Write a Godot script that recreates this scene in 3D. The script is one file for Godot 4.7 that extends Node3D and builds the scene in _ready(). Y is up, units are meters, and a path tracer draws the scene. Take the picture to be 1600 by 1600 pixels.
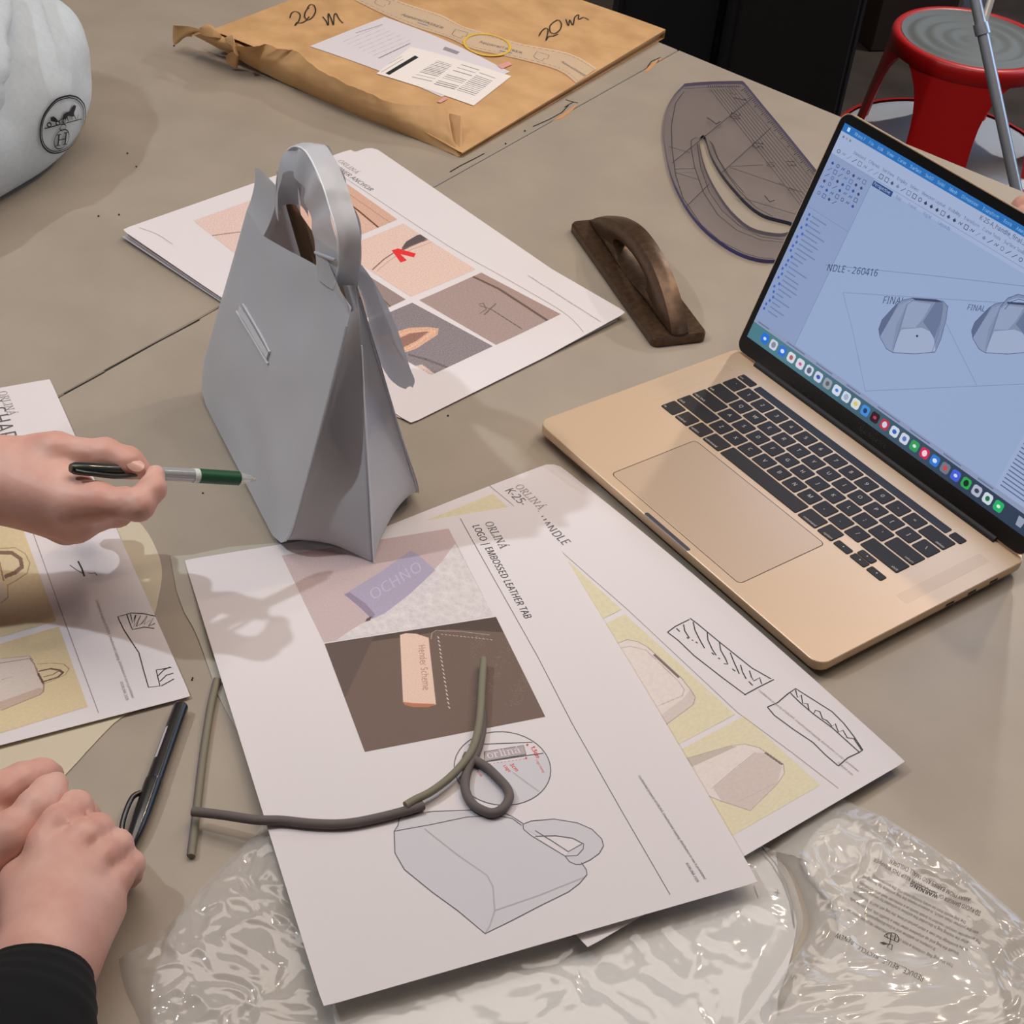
extends Node3D
# A work table seen from above: a frosted handbag mock-up, printed sheets, a laptop, tools, polybags and hands.
const TY := 0.75          # table top height
const FPX := 2556.99      # focal length in pixels of the 1600 x 1600 frame
const PITCH := 0.68194
const ROLL := 0.11734
const CAMH := 0.8681      # camera height above the table top
const EXPO := 1.0
var CAM := Vector3(0, TY + CAMH, 0)
var FW: Vector3
var RT: Vector3
var UPV: Vector3
var M := {}
var used := {}
var sans: Font
var serif: Font
var bold: Font


func _ready() -> void:
	set_view()
	set_light()
	make_materials()
	build_setting()
	build_tables()
	build_background()
	build_sheets()
	build_mockup()
	build_laptop()
	build_parcel()
	build_dust_bag()
	build_tools()
	build_cords()
	build_polybags()
	build_people()


func set_view() -> void:
	FW = Vector3(0, -sin(PITCH), -cos(PITCH))
	var r0 := Vector3(1, 0, 0)
	var u0 := Vector3(0, cos(PITCH), -sin(PITCH))
	RT = cos(ROLL) * r0 + sin(ROLL) * u0
	UPV = -sin(ROLL) * r0 + cos(ROLL) * u0
	var c := Camera3D.new()
	c.name = "camera"
	c.fov = rad_to_deg(2.0 * atan(800.0 / FPX))
	c.near = 0.05
	c.far = 60.0
	add_child(c)
	c.transform = Transform3D(Basis(RT, UPV, -FW), CAM)
	c.current = true
	sans = face(["Droid Sans"], 400)
	serif = face(["Droid Serif"], 400)
	bold = face(["Droid Sans"], 700)


func face(names: Array, weight: int) -> Font:
	var f := SystemFont.new()
	f.font_names = PackedStringArray(names)
	f.font_weight = weight
	return f


func set_light() -> void:
	var env := Environment.new()
	env.background_mode = Environment.BG_COLOR
	env.background_color = Color(0.62, 0.74, 0.92)
	env.background_energy_multiplier = 1.0
	env.ambient_light_source = Environment.AMBIENT_SOURCE_DISABLED
	env.tonemap_mode = Environment.TONE_MAPPER_LINEAR
	env.tonemap_exposure = EXPO
	env.sdfgi_enabled = true
	env.ssao_enabled = true
	env.ssil_enabled = true
	var we := WorldEnvironment.new()
	we.name = "environment"
	we.environment = env
	add_child(we)
	# daylight through the window in the right wall
	area("window_daylight", Vector3(2.93, 1.775, -3.4), Vector3(0.1, 0.7, -1.9), Vector2(2.3, 1.5), Color(0.80, 0.89, 1.0), 2.6)
	# soft fill from above, added as a long unseen ceiling panel
	area("added_ceiling_fill", Vector3(0.0, 2.93, -1.6), Vector3(0.0, 0.0, -1.6001), Vector2(2.4, 1.2), Color(1.0, 0.945, 0.925), 1.62)
	# track spots
	spot("spot_light_left", Vector3(-1.55, 2.86, -0.85), Vector3(-0.1, TY, -1.0), Color(0.93, 0.965, 1.0), 2.3, 0.035)
	spot("spot_light_right", Vector3(1.35, 2.86, -2.35), Vector3(-0.1, TY, -1.25), Color(1.0, 0.885, 0.76), 1.25, 0.045)
	spot("spot_light_front", Vector3(0.75, 2.86, -0.75), Vector3(0.0, TY, -1.1), Color(1.0, 0.90, 0.78), 0.45, 0.04)
	spot("added_spot_back", Vector3(1.5, 2.86, -3.9), Vector3(0.7, 0.2, -2.9), Color(1.0, 0.97, 0.93), 4.0, 0.05)  # unseen spot, added to brighten the stool


func area(called: String, at: Vector3, to: Vector3, size: Vector2, c: Color, e: float) -> void:
	var l := AreaLight3D.new()
	l.name = called
	l.area_size = size
	l.light_color = c
	l.light_energy = e
	l.area_normalize_energy = true
	l.shadow_enabled = true
	l.area_range = 12.0
	add_child(l)
	l.look_at_from_position(at, to, Vector3.UP if absf((to - at).normalized().y) < 0.99 else Vector3.FORWARD)


func spot(called: String, at: Vector3, to: Vector3, c: Color, e: float, size: float) -> void:
	var l := SpotLight3D.new()
	l.name = called
	l.light_color = c
	l.light_energy = e
	l.light_size = size
	l.spot_angle = 40.0
	l.spot_angle_attenuation = 0.6
	l.spot_range = 10.0
	l.spot_attenuation = 2.0
	l.shadow_enabled = true
	add_child(l)
	l.look_at_from_position(at, to, Vector3.UP)
	# the fitting around it
	var t := thing("track_spot", "white cylindrical ceiling spot lamp " + {"spot_light_left": "over the hand with the green pen", "spot_light_right": "over the laptop screen", "spot_light_front": "over the polybags", "added_spot_back": "added to brighten the red step stool"}[called], "lamp", "ceiling spots")
	var dir := (to - at).normalized()
	var up := at - dir * 0.07
	var m := Mb.new()
	tube(m, [at - dir * 0.002, at - dir * 0.09], [0.045, 0.04], 20, true)
	obj("housing", m.mesh(), std(Color(0.85, 0.85, 0.84), 0.5), t)
	var s := Mb.new()
	tube(s, [up, Vector3(up.x, 2.999, up.z)], [0.008, 0.008], 10, true)
	obj("stem", s.mesh(), std(Color(0.85, 0.85, 0.84), 0.5), t)
	var g := Mb.new()
	tube(g, [at + dir * 0.0005, at - dir * 0.003], [0.038, 0.038], 20, true)
	obj("bulb_glow", g.mesh(), glow(c, 6.0), t)


# ---------------------------------------------------------------- geometry helpers
func proj(p: Vector3) -> Vector2:
	var d := p - CAM
	var z := d.dot(FW)
	return Vector2(800.0 + FPX * d.dot(RT) / z, 800.0 - FPX * d.dot(UPV) / z)


func ray(x: float, y: float) -> Vector3:
	return FW + RT * ((x - 800.0) / FPX) - UPV * ((y - 800.0) / FPX)


func P(x: float, y: float, h := 0.0) -> Vector3:
	var d := ray(x, y)
	return CAM + d * ((TY + h - CAM.y) / d.y)


func on_plane(x: float, y: float, p0: Vector3, n: Vector3) -> Vector3:
	var d := ray(x, y)
	return CAM + d * ((p0 - CAM).dot(n) / d.dot(n))


class Mb:
	var v := PackedVector3Array()
	var t := PackedInt32Array()
	var uv := PackedVector2Array()

	func vert(p: Vector3, q := Vector2.ZERO) -> int:
		v.append(p)
		uv.append(q)
		return v.size() - 1

	func tri(a: int, b: int, c: int) -> void:
		t.append(a)
		t.append(c)
		t.append(b)

	func quad(a: int, b: int, c: int, d: int) -> void:
		tri(a, b, c)
		tri(a, c, d)

	func poly(pts: Array) -> void:
		var f := v.size()
		for p in pts:
			vert(p)
		for i in range(1, pts.size() - 1):
			tri(f, f + i, f + i + 1)

	func grid(nu: int, nv: int, fn: Callable, wrap := false) -> void:
		var f := v.size()
		for j in nv + 1:
			for i in nu + 1:
				var a := float(i) / nu
				var b := float(j) / nv
				vert(fn.call(a, b), Vector2(a, b))
		for j in nv:
			for i in nu:
				var i2 := i + 1
				if wrap and i2 == nu:
					i2 = 0
				quad(f + j * (nu + 1) + i, f + j * (nu + 1) + i2, f + (j + 1) * (nu + 1) + i2, f + (j + 1) * (nu + 1) + i)

	func mesh() -> ArrayMesh:
		var n := PackedVector3Array()
		n.resize(v.size())
		for k in range(0, t.size(), 3):
			var a := t[k]
			var b := t[k + 1]
			var c := t[k + 2]
			var x := (v[c] - v[a]).cross(v[b] - v[a])
			n[a] += x
			n[b] += x
			n[c] += x
		for i in n.size():
			n[i] = n[i].normalized() if n[i].length_squared() > 1e-24 else Vector3.UP
		var arr := []
		arr.resize(Mesh.ARRAY_MAX)
		arr[Mesh.ARRAY_VERTEX] = v
		arr[Mesh.ARRAY_NORMAL] = n
		arr[Mesh.ARRAY_TEX_UV] = uv
		arr[Mesh.ARRAY_INDEX] = t
		var m := ArrayMesh.new()
		m.add_surface_from_arrays(Mesh.PRIMITIVE_TRIANGLES, arr)
		return m


func smooth_path(pts: Array, per := 6) -> Array:
	var out := []
	for i in pts.size() - 1:
		var a: Variant = pts[maxi(i - 1, 0)]
		var b: Variant = pts[i]
		var c: Variant = pts[i + 1]
		var d: Variant = pts[mini(i + 2, pts.size() - 1)]
		for k in per:
			out.append(b.cubic_interpolate(c, a, d, float(k) / per))
	out.append(pts[-1])
	return out


func tube(m: Mb, pts: Array, radii: Array, sides := 12, caps := true, flat := 1.0) -> void:
	var n := pts.size()
	var f := m.v.size()
	var side := Vector3.ZERO
	for i in n:
		var d: Vector3 = (pts[mini(i + 1, n - 1)] - pts[maxi(i - 1, 0)]).normalized()
		if side == Vector3.ZERO:
			side = d.cross(Vector3.UP if absf(d.y) < 0.9 else Vector3.RIGHT).normalized()
		side = (side - d * side.dot(d)).normalized()
		var up := side.cross(d)
		var r: float = radii[mini(i, radii.size() - 1)]
		for k in sides:
			var a := TAU * k / sides
			m.vert(pts[i] + side * cos(a) * r + up * sin(a) * r * flat)
	for i in n - 1:
		for k in sides:
			var k2 := (k + 1) % sides
			m.quad(f + i * sides + k, f + (i + 1) * sides + k, f + (i + 1) * sides + k2, f + i * sides + k2)
	if caps:
		for e in [0, n - 1]:
			var ring := []
			for k in sides:
				ring.append(m.v[f + e * sides + k])
			if e > 0:
				ring.reverse()
			m.poly(ring)


func lathe(m: Mb, at: Vector3, prof: Array, seg := 48) -> void:
	m.grid(seg, prof.size() - 1, func(a, b):
		var p: Vector2 = prof[roundi(b * (prof.size() - 1))]
		return at + Vector3(cos(a * TAU) * p.x, p.y, -sin(a * TAU) * p.x), true)


func rbox(m: Mb, c: Vector3, s: Vector3, r: float, b := Basis.IDENTITY) -> void:
	# box with chamfered edges
	var h := s * 0.5
	r = minf(r, minf(h.x, minf(h.y, h.z)) * 0.95)
	var q := func(sx, sy, sz, ax): # corner vertex on the face of axis ax
		var p := Vector3(sx * (h.x - (0.0 if ax == 0 else r)), sy * (h.y - (0.0 if ax == 1 else r)), sz * (h.z - (0.0 if ax == 2 else r)))
		return c + b * p
	for ax in 3:
		for s1 in [-1, 1]:
			var cs := []
			for w in [[-1, -1], [1, -1], [1, 1], [-1, 1]]:
				var k := [0, 0, 0]
				k[ax] = s1
				k[(ax + 1) % 3] = w[0]
				k[(ax + 2) % 3] = w[1]
				cs.append(q.call(k[0], k[1], k[2], ax))
			if s1 < 0:
				cs.reverse()
			m.poly(cs)
	for ax in 3: # edges along axis ax
		var a1 := (ax + 1) % 3
		var a2 := (ax + 2) % 3
		for s1 in [-1, 1]:
			for s2 in [-1, 1]:
				var k := [0, 0, 0]
				k[a1] = s1
				k[a2] = s2
				k[ax] = -1
				var A: Vector3 = q.call(k[0], k[1], k[2], a1)
				var B: Vector3 = q.call(k[0], k[1], k[2], a2)
				k[ax] = 1
				var C: Vector3 = q.call(k[0], k[1], k[2], a2)
				var D: Vector3 = q.call(k[0], k[1], k[2], a1)
				var o := [A, B, C, D]
				if s1 * s2 < 0:
					o.reverse()
				m.poly([o[3], o[2], o[1], o[0]])
	for sx in [-1, 1]:
		for sy in [-1, 1]:
			for sz in [-1, 1]:
				var o := [q.call(sx, sy, sz, 0), q.call(sx, sy, sz, 1), q.call(sx, sy, sz, 2)]
				if sx * sy * sz < 0:
					o.reverse()
				m.poly(o)


func rrect(w: float, d: float, r: float, seg := 6) -> PackedVector2Array:
	# rounded rectangle from (0,0) to (w,d)
	var out := PackedVector2Array()
	for k in 4:
		var c: Vector2 = [Vector2(w - r, d - r), Vector2(r, d - r), Vector2(r, r), Vector2(w - r, r)][k]
		for i in seg + 1:
			var a := PI / 2 * (k + float(i) / seg)
			out.append(c + Vector2(cos(a), sin(a)) * r)
	return out


func inset(p: PackedVector2Array, d: float) -> PackedVector2Array:
	var out := PackedVector2Array()
	var s := 1.0 if Geometry2D.is_polygon_clockwise(p) else -1.0
	for i in p.size():
		var a := (p[i] - p[posmod(i - 1, p.size())]).normalized()
		var b := (p[(i + 1) % p.size()] - p[i]).normalized()
		var n := (Vector2(-a.y, a.x) + Vector2(-b.y, b.x)).normalized()
		out.append(p[i] - n * d * s)
	return out


func prism(m: Mb, p: PackedVector2Array, levels: Array, map: Callable, cap_lo := true, cap_hi := true) -> void:
	# levels: [inset, height] from bottom to top; map: (x, y, h) -> Vector3. Walls are smooth along the outline.
	var rings := []
	for l in levels:
		var q := inset(p, l[0]) if l[0] != 0.0 else p
		rings.append(q)
	var n := p.size()
	var f := m.v.size()
	for k in levels.size():
		for i in n:
			m.vert(map.call(rings[k][i].x, rings[k][i].y, levels[k][1]), p[i])
	for k in levels.size() - 1:
		for i in n:
			var j := (i + 1) % n
			m.quad(f + k * n + i, f + k * n + j, f + (k + 1) * n + j, f + (k + 1) * n + i)
	for e in [[0, cap_lo], [levels.size() - 1, cap_hi]]:
		if e[1]:
			cap(m, rings[e[0]], levels[e[0]][1], map, e[0] > 0)


func cap(m: Mb, p: PackedVector2Array, h: float, map: Callable, up := true) -> void:
	var f := m.v.size()
	for q in p:
		m.vert(map.call(q.x, q.y, h), q)
	var ix := Geometry2D.triangulate_polygon(p)
	for k in range(0, ix.size(), 3):
		m.tri(f + ix[k], f + ix[k + 1 if up else k + 2], f + ix[k + 2 if up else k + 1])


# ---------------------------------------------------------------- marks on surfaces: fn(u, v) -> Vector3, u and v in metres
func solve(fn: Callable, px: Vector2, g: Vector2) -> Vector2:
	var q := g
	var e := 0.0004
	for it in 9:
		var a := proj(fn.call(q.x, q.y))
		var r := px - a
		if r.length() < 0.03:
			break
		var du: Vector2 = (proj(fn.call(q.x + e, q.y)) - a) / e
		var dv: Vector2 = (proj(fn.call(q.x, q.y + e)) - a) / e
		var det := du.x * dv.y - du.y * dv.x
		if absf(det) < 1e-6:
			break
		q += Vector2((r.x * dv.y - r.y * dv.x) / det, (du.x * r.y - du.y * r.x) / det).limit_length(0.12)
	return q


func nrm(fn: Callable, q: Vector2) -> Vector3:
	var e := 0.0008
	var n: Vector3 = (fn.call(q.x + e, q.y) - fn.call(q.x - e, q.y)).cross(fn.call(q.x, q.y + e) - fn.call(q.x, q.y - e)).normalized()
	return n if n.dot(CAM - fn.call(q.x, q.y)) > 0.0 else -n


func lift(fn: Callable, q: Vector2, off: float) -> Vector3:
	return fn.call(q.x, q.y) + nrm(fn, q) * off


var seed_uv := Vector2(0.15, 0.15)

func stroke(m: Mb, fn: Callable, pts: Array, w: float, off := 0.0002, curved := false, closed := false) -> void:
	# pts: pixels of the photograph; w: line width in metres
	var p := []
	for q in pts:
		p.append(Vector2(q[0], q[1]))
	if closed:
		p.append(p[0])
	if curved:
		p = smooth_path(p, 6)
	else:
		var d := []
		for i in p.size() - 1:
			var k := maxi(1, int(p[i].distance_to(p[i + 1]) / 30.0))
			for j in k:
				d.append(p[i].lerp(p[i + 1], float(j) / k))
		d.append(p[-1])
		p = d
	var g := seed_uv
	var at := []
	var nn := []
	for q in p:
		g = solve(fn, q, g)
		at.append(fn.call(g.x, g.y))
		nn.append(nrm(fn, g))
	ribbon(m, at, nn, w, off)


func ribbon(m: Mb, at: Array, nn: Array, w: float, off: float) -> void:
	var f := m.v.size()
	var n := at.size()
	for i in n:
		var d: Vector3 = (at[mini(i + 1, n - 1)] - at[maxi(i - 1, 0)]).normalized()
		var s: Vector3 = nn[i].cross(d).normalized() * w * 0.5
		m.vert(at[i] + nn[i] * off + s)
		m.vert(at[i] + nn[i] * off - s)
	for i in n - 1:
		m.quad(f + 2 * i, f + 2 * i + 1, f + 2 * i + 3, f + 2 * i + 2)


func filled(m: Mb, fn: Callable, pts: Array, off := 0.00015, curved := false) -> void:
	# a filled outline given in pixels
	var p := []
	for q in pts:
		p.append(Vector2(q[0], q[1]))
	if curved:
		p.append(p[0])
		p = smooth_path(p, 5)
		p.pop_back()
	var poly := PackedVector2Array()
	var g := seed_uv
	for q in p:
		g = solve(fn, q, g)
		poly.append(g)
	var f := m.v.size()
	for q in poly:
		m.vert(lift(fn, q, off), q)
	var ix := Geometry2D.triangulate_polygon(poly)
	for k in range(0, ix.size(), 3):
		var A := m.v[f + ix[k]]
		var nn := (m.v[f + ix[k + 1]] - A).cross(m.v[f + ix[k + 2]] - A)
		if nn.dot(CAM - A) > 0:
			m.tri(f + ix[k], f + ix[k + 1], f + ix[k + 2])
		else:
			m.tri(f + ix[k], f + ix[k + 2], f + ix[k + 1])


func panel(fn: Callable, quad_px: Array, off := 0.00012, nu := 10, nv := 8) -> ArrayMesh:
	# four pixels: texture corners (0,0), (1,0), (1,1), (0,1)
	var c := []
	var g := seed_uv
	for q in quad_px:
		g = solve(fn, Vector2(q[0], q[1]), g)
		c.append(g)
	var m := Mb.new()
	m.grid(nu, nv, func(a, b):
		var q: Vector2 = c[0].lerp(c[1], a).lerp(c[3].lerp(c[2], a), b)
		return lift(fn, q, off))
	return m.mesh()


var glyphs := {}
func text_tris(s: String, font: Font) -> Array:
	# [vertices as Vector2, width, lowest y], from a flat TextMesh
	var key := s + str(font.get_instance_id())
	if not glyphs.has(key):
		var t := TextMesh.new()
		t.text = s
		t.font = font
		t.font_size = 32
		t.pixel_size = 0.01
		t.depth = 0.0
		t.curve_step = 4.0
		t.horizontal_alignment = HORIZONTAL_ALIGNMENT_LEFT
		t.vertical_alignment = VERTICAL_ALIGNMENT_TOP
		var base := font.get_ascent(32) * 0.01
		var out := PackedVector2Array()
		var lo := Vector2(1e9, 1e9)
		var hi := Vector2(-1e9, -1e9)
		for k in t.get_surface_count():
			var a := t.surface_get_arrays(k)
			var vs: PackedVector3Array = a[Mesh.ARRAY_VERTEX]
			var ix: Variant = a[Mesh.ARRAY_INDEX]
			var cnt: int = ix.size() if ix != null else vs.size()
			for i in cnt:
				var p: Vector3 = vs[ix[i]] if ix != null else vs[i]
				p.y += base
				out.append(Vector2(p.x, p.y))
				lo = lo.min(Vector2(p.x, p.y))
				hi = hi.max(Vector2(p.x, p.y))
		glyphs[key] = [out, lo, hi]
	return glyphs[key]


func text(m: Mb, fn: Callable, s: String, a_px: Array, b_px: Array, font: Font, off := 0.0002, squash := 1.0) -> void:
	# lettering whose baseline runs from pixel a to pixel b
	var g0 := solve(fn, Vector2(a_px[0], a_px[1]), seed_uv)
	var g1 := solve(fn, Vector2(b_px[0], b_px[1]), g0)
	var d := g1 - g0
	var A: Vector3 = fn.call(g0.x, g0.y)
	var N := nrm(fn, g0)
	var up := N.cross(fn.call(g1.x, g1.y) - A)
	var pp := Vector2(-d.y, d.x)
	if (fn.call(g0.x + pp.x * 0.1, g0.y + pp.y * 0.1) - A).dot(up) < 0.0:
		pp = -pp
	text_uv(m, fn, s, g0, d, pp * squash, font, off)


func text_uv(m: Mb, fn: Callable, s: String, g0: Vector2, d: Vector2, pp: Vector2, font: Font, off := 0.0002) -> void:
	var tt := text_tris(s, font)
	var vs: PackedVector2Array = tt[0]
	if vs.is_empty():
		return
	var w: float = tt[2].x - tt[1].x
	var cx := {}
	for k in range(0, vs.size(), 3):
		var id := []
		for j in 3:
			var p := vs[k + j]
			var key := Vector2i(p * 4000.0)
			if not cx.has(key):
				var q: Vector2 = g0 + d * ((p.x - tt[1].x) / w) + pp * (p.y / w)
				cx[key] = m.vert(lift(fn, q, off), q)
			id.append(cx[key])
		var a3 := m.v[id[0]]
		if (m.v[id[1]] - a3).cross(m.v[id[2]] - a3).dot(CAM - a3) > 0:
			m.tri(id[0], id[1], id[2])
		else:
			m.tri(id[0], id[2], id[1])


# ---------------------------------------------------------------- scene helpers
func numbered(n: String) -> String:
	if not used.has(n):
		used[n] = 0
		return n
	used[n] += 1
	return "%s_%03d" % [n, used[n]]


func thing(called: String, label: String, category: String, group := "") -> Node3D:
	var o := Node3D.new()
	o.name = numbered(called)
	add_child(o, true)
	tag(o, label, category, group)
	return o


func tag(o: Node, label: String, category: String, group := "") -> void:
	o.set_meta("label", label)
	o.set_meta("category", category)
	if group:
		o.set_meta("group", group)


func obj(called: String, mesh: Mesh, mat: Material, parent: Node, label := "") -> MeshInstance3D:
	var o := MeshInstance3D.new()
	o.name = called
	o.mesh = mesh
	o.material_override = mat
	parent.add_child(o, true)
	if label:
		o.set_meta("label", label)
	return o


func structure(called: String, mesh: Mesh, mat: Material) -> MeshInstance3D:
	var o := obj(called, mesh, mat, self)
	o.set_meta("kind", "structure")
	return o


func std(c: Color, rough := 0.6, metal := 0.0) -> StandardMaterial3D:
	var m := StandardMaterial3D.new()
	m.albedo_color = c
	m.roughness = rough
	m.metallic = metal
	return m


func glow(c: Color, e: float) -> StandardMaterial3D:
	var m := std(Color(0.1, 0.1, 0.1), 0.5)
	m.emission_enabled = true
	m.emission = c
	m.emission_energy_multiplier = e
	return m


func film(c: Color, a: float, rough := 0.12) -> StandardMaterial3D:
	var m := std(Color(c.r, c.g, c.b, a), rough)
	m.transparency = BaseMaterial3D.TRANSPARENCY_ALPHA
	m.cull_mode = BaseMaterial3D.CULL_DISABLED
	return m


func noise_tex(freq: float, lo: Color, hi: Color, seed_: int, size := 256, oct := 4, kind := FastNoiseLite.TYPE_SIMPLEX_SMOOTH) -> NoiseTexture2D:
	var n := FastNoiseLite.new()
	n.noise_type = kind
	n.seed = seed_
	n.frequency = freq
	n.fractal_octaves = oct
	var t := NoiseTexture2D.new()
	t.width = size
	t.height = size
	t.seamless = true
	t.noise = n
	var g := Gradient.new()
	g.set_color(0, lo)
	g.set_color(1, hi)
	t.color_ramp = g
	return t


func tex(m: StandardMaterial3D, t: Texture2D, scale: float, world := true) -> StandardMaterial3D:
	m.albedo_texture = t
	m.uv1_triplanar = true
	m.uv1_world_triplanar = world
	m.uv1_scale = Vector3.ONE * scale
	return m


func relief(m: StandardMaterial3D, t: Texture2D, cm: float) -> StandardMaterial3D:
	m.heightmap_enabled = true
	m.heightmap_texture = t
	m.heightmap_scale = cm
	return m


func pic_mat(img: Image, rough := 0.5) -> StandardMaterial3D:
	var m := std(Color.WHITE, rough)
	m.albedo_texture = ImageTexture.create_from_image(img)
	m.texture_repeat = false
	return m


# ---------------------------------------------------------------- flat pictures (print and screens)
func pic(w: int, h: int, c: Color) -> Image:
	var im := Image.create(w, h, false, Image.FORMAT_RGB8)
	im.fill(c)
	return im


func paint_poly(im: Image, pts: Array, c: Color, a := 1.0) -> void:
	# scanline fill, pts in pixels of the picture
	var ylo := 1e9
	var yhi := -1e9
	for p in pts:
		ylo = minf(ylo, p.y)
		yhi = maxf(yhi, p.y)
	for y in range(maxi(0, int(floor(ylo))), mini(im.get_height() - 1, int(ceil(yhi))) + 1):
		var xs := []
		var yy := y + 0.5
		for i in pts.size():
			var p: Vector2 = pts[i]
			var q: Vector2 = pts[(i + 1) % pts.size()]
			if (p.y <= yy) != (q.y <= yy):
				xs.append(p.x + (yy - p.y) / (q.y - p.y) * (q.x - p.x))
		xs.sort()
		for k in range(0, xs.size() - 1, 2):
			var x0 := maxi(0, int(round(xs[k])))
			var x1 := mini(im.get_width(), int(round(xs[k + 1])))
			if x1 > x0:
				if a >= 1.0:
					im.fill_rect(Rect2i(x0, y, x1 - x0, 1), c)
				else:
					for x in range(x0, x1):
						im.set_pixel(x, y, im.get_pixel(x, y).lerp(c, a))


func paint_line(im: Image, pts: Array, w: float, c: Color, a := 1.0) -> void:
	for i in pts.size() - 1:
		var p: Vector2 = pts[i]
		var q: Vector2 = pts[i + 1]
		var n := (q - p).normalized().orthogonal() * w * 0.5
		var e := (q - p).normalized() * w * 0.3
		paint_poly(im, [p + n - e, q + n + e, q - n + e, p - n - e], c, a)


func paint_text(im: Image, s: String, at: Vector2, dir: Vector2, up: Vector2, font: Font, c: Color) -> void:
	# dir: whole run of the text, up: direction of the letters' height with the same unit length as dir per width
	var tt := text_tris(s, font)
	var w: float = tt[2].x - tt[1].x
	var vs: PackedVector2Array = tt[0]
	for k in range(0, vs.size(), 3):
		var t3 := []
		for j in 3:
			var p := vs[k + j]
			t3.append(at + dir * ((p.x - tt[1].x) / w) + up * (p.y / w))
		paint_poly(im, t3, c)


func paint_each(im: Image, fn: Callable) -> void:
	# fn(x01, y01, colour) -> colour
	var w := im.get_width()
	var h := im.get_height()
	for y in h:
		for x in w:
			im.set_pixel(x, y, fn.call((x + 0.5) / w, (y + 0.5) / h, im.get_pixel(x, y)))


# ---------------------------------------------------------------- materials
func make_materials() -> void:
	var paint := noise_tex(0.012, Color(0.93, 0.93, 0.93), Color(1, 1, 1), 3, 512, 5)
	M.table = tex(std(Color(0.657, 0.61, 0.55), 0.42), paint, 1.3)
	M.raw_wood = std(Color(0.78, 0.56, 0.36), 0.8)
	M.crack = std(Color(0.09, 0.08, 0.07), 0.9)
	M.steel = std(Color(0.55, 0.55, 0.56), 0.4, 0.8)
	M.floor = tex(std(Color(0.33, 0.28, 0.24), 0.6), noise_tex(0.03, Color(0.7, 0.7, 0.7), Color(1, 1, 1), 8, 256, 4), 0.8)
	M.wall = std(Color(0.74, 0.72, 0.69), 0.9)
	M.white_paint = std(Color(0.82, 0.82, 0.81), 0.5)
	M.black = std(Color(0.075, 0.08, 0.09), 0.6)
	M.black2 = std(Color(0.04, 0.04, 0.046), 0.7)
	M.paper = std(Color(0.875, 0.85, 0.855), 0.75)
	M.paper.backlight_enabled = true
	M.paper.backlight = Color(0.30, 0.29, 0.28)
	M.ink = std(Color(0.13, 0.14, 0.15), 0.7)
	M.ink_soft = std(Color(0.36, 0.36, 0.37), 0.7)
	M.ink_pale = std(Color(0.60, 0.57, 0.56), 0.7)
	M.ink_red = std(Color(0.82, 0.22, 0.18), 0.7)
	M.marker = std(Color(0.10, 0.14, 0.15), 0.55)


# ---------------------------------------------------------------- the room
func slab(lo: Vector3, hi: Vector3) -> ArrayMesh:
	var m := Mb.new()
	rbox(m, (lo + hi) * 0.5, hi - lo, 0.002)
	return m.mesh()


func build_setting() -> void:
	structure("floor", slab(Vector3(-3.2, -0.1, -5.4), Vector3(3.2, 0.0, 2.4)), M.floor)
	structure("ceiling", slab(Vector3(-3.2, 3.0, -5.4), Vector3(3.2, 3.1, 2.4)), M.white_paint)
	structure("wall_left", slab(Vector3(-3.2, 0.0, -5.4), Vector3(-3.0, 3.0, 2.4)), M.wall)
	structure("wall_back", slab(Vector3(-3.0, 0.0, -5.4), Vector3(3.0, 3.0, -5.2)), M.wall)
	structure("wall_front", slab(Vector3(-3.0, 0.0, 2.2), Vector3(3.0, 3.0, 2.4)), M.wall)
	var m := Mb.new()
	var z0 := -4.6
	var z1 := -2.2
	for b in [[Vector3(3.0, 0, -5.4), Vector3(3.2, 3, z0)], [Vector3(3.0, 0, z1), Vector3(3.2, 3, 2.4)], [Vector3(3.0, 0, z0), Vector3(3.2, 1.0, z1)], [Vector3(3.0, 2.55, z0), Vector3(3.2, 3, z1)]]:
		rbox(m, (b[0] + b[1]) * 0.5, b[1] - b[0], 0.001)
	structure("wall_right", m.mesh(), M.wall)
	var fr := Mb.new()
	for b in [[Vector3(3.06, 1.0, z0), Vector3(3.14, 1.06, z1)], [Vector3(3.06, 2.49, z0), Vector3(3.14, 2.55, z1)], [Vector3(3.06, 1.0, z0), Vector3(3.14, 2.55, z0 + 0.06)], [Vector3(3.06, 1.0, z1 - 0.06), Vector3(3.14, 2.55, z1)], [Vector3(3.07, 1.0, -3.43), Vector3(3.13, 2.55, -3.37)]]:
		rbox(fr, (b[0] + b[1]) * 0.5, b[1] - b[0], 0.004)
	var w := structure("window_1", fr.mesh(), M.white_paint)
	for k in 2:
		obj("pane", slab(Vector3(3.098, 1.06, [z0 + 0.06, -3.37][k]), Vector3(3.102, 2.49, [-3.43, z1 - 0.06][k])), film(Color(0.9, 0.95, 1.0), 0.06, 0.0), w)
	var t := thing("added_ceiling_panel", "long flat white ceiling panel added as soft fill above the work tables", "lamp")  # unseen panel, added to carry the soft fill
	obj("frame", slab(Vector3(-1.23, 2.955, -2.23), Vector3(1.23, 2.999, -0.97)), M.white_paint, t)
	obj("diffuser", slab(Vector3(-1.2, 2.945, -2.2), Vector3(1.2, 2.955, -1.0)), glow(Color(1.0, 0.95, 0.9), 2.0), t)


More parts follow.
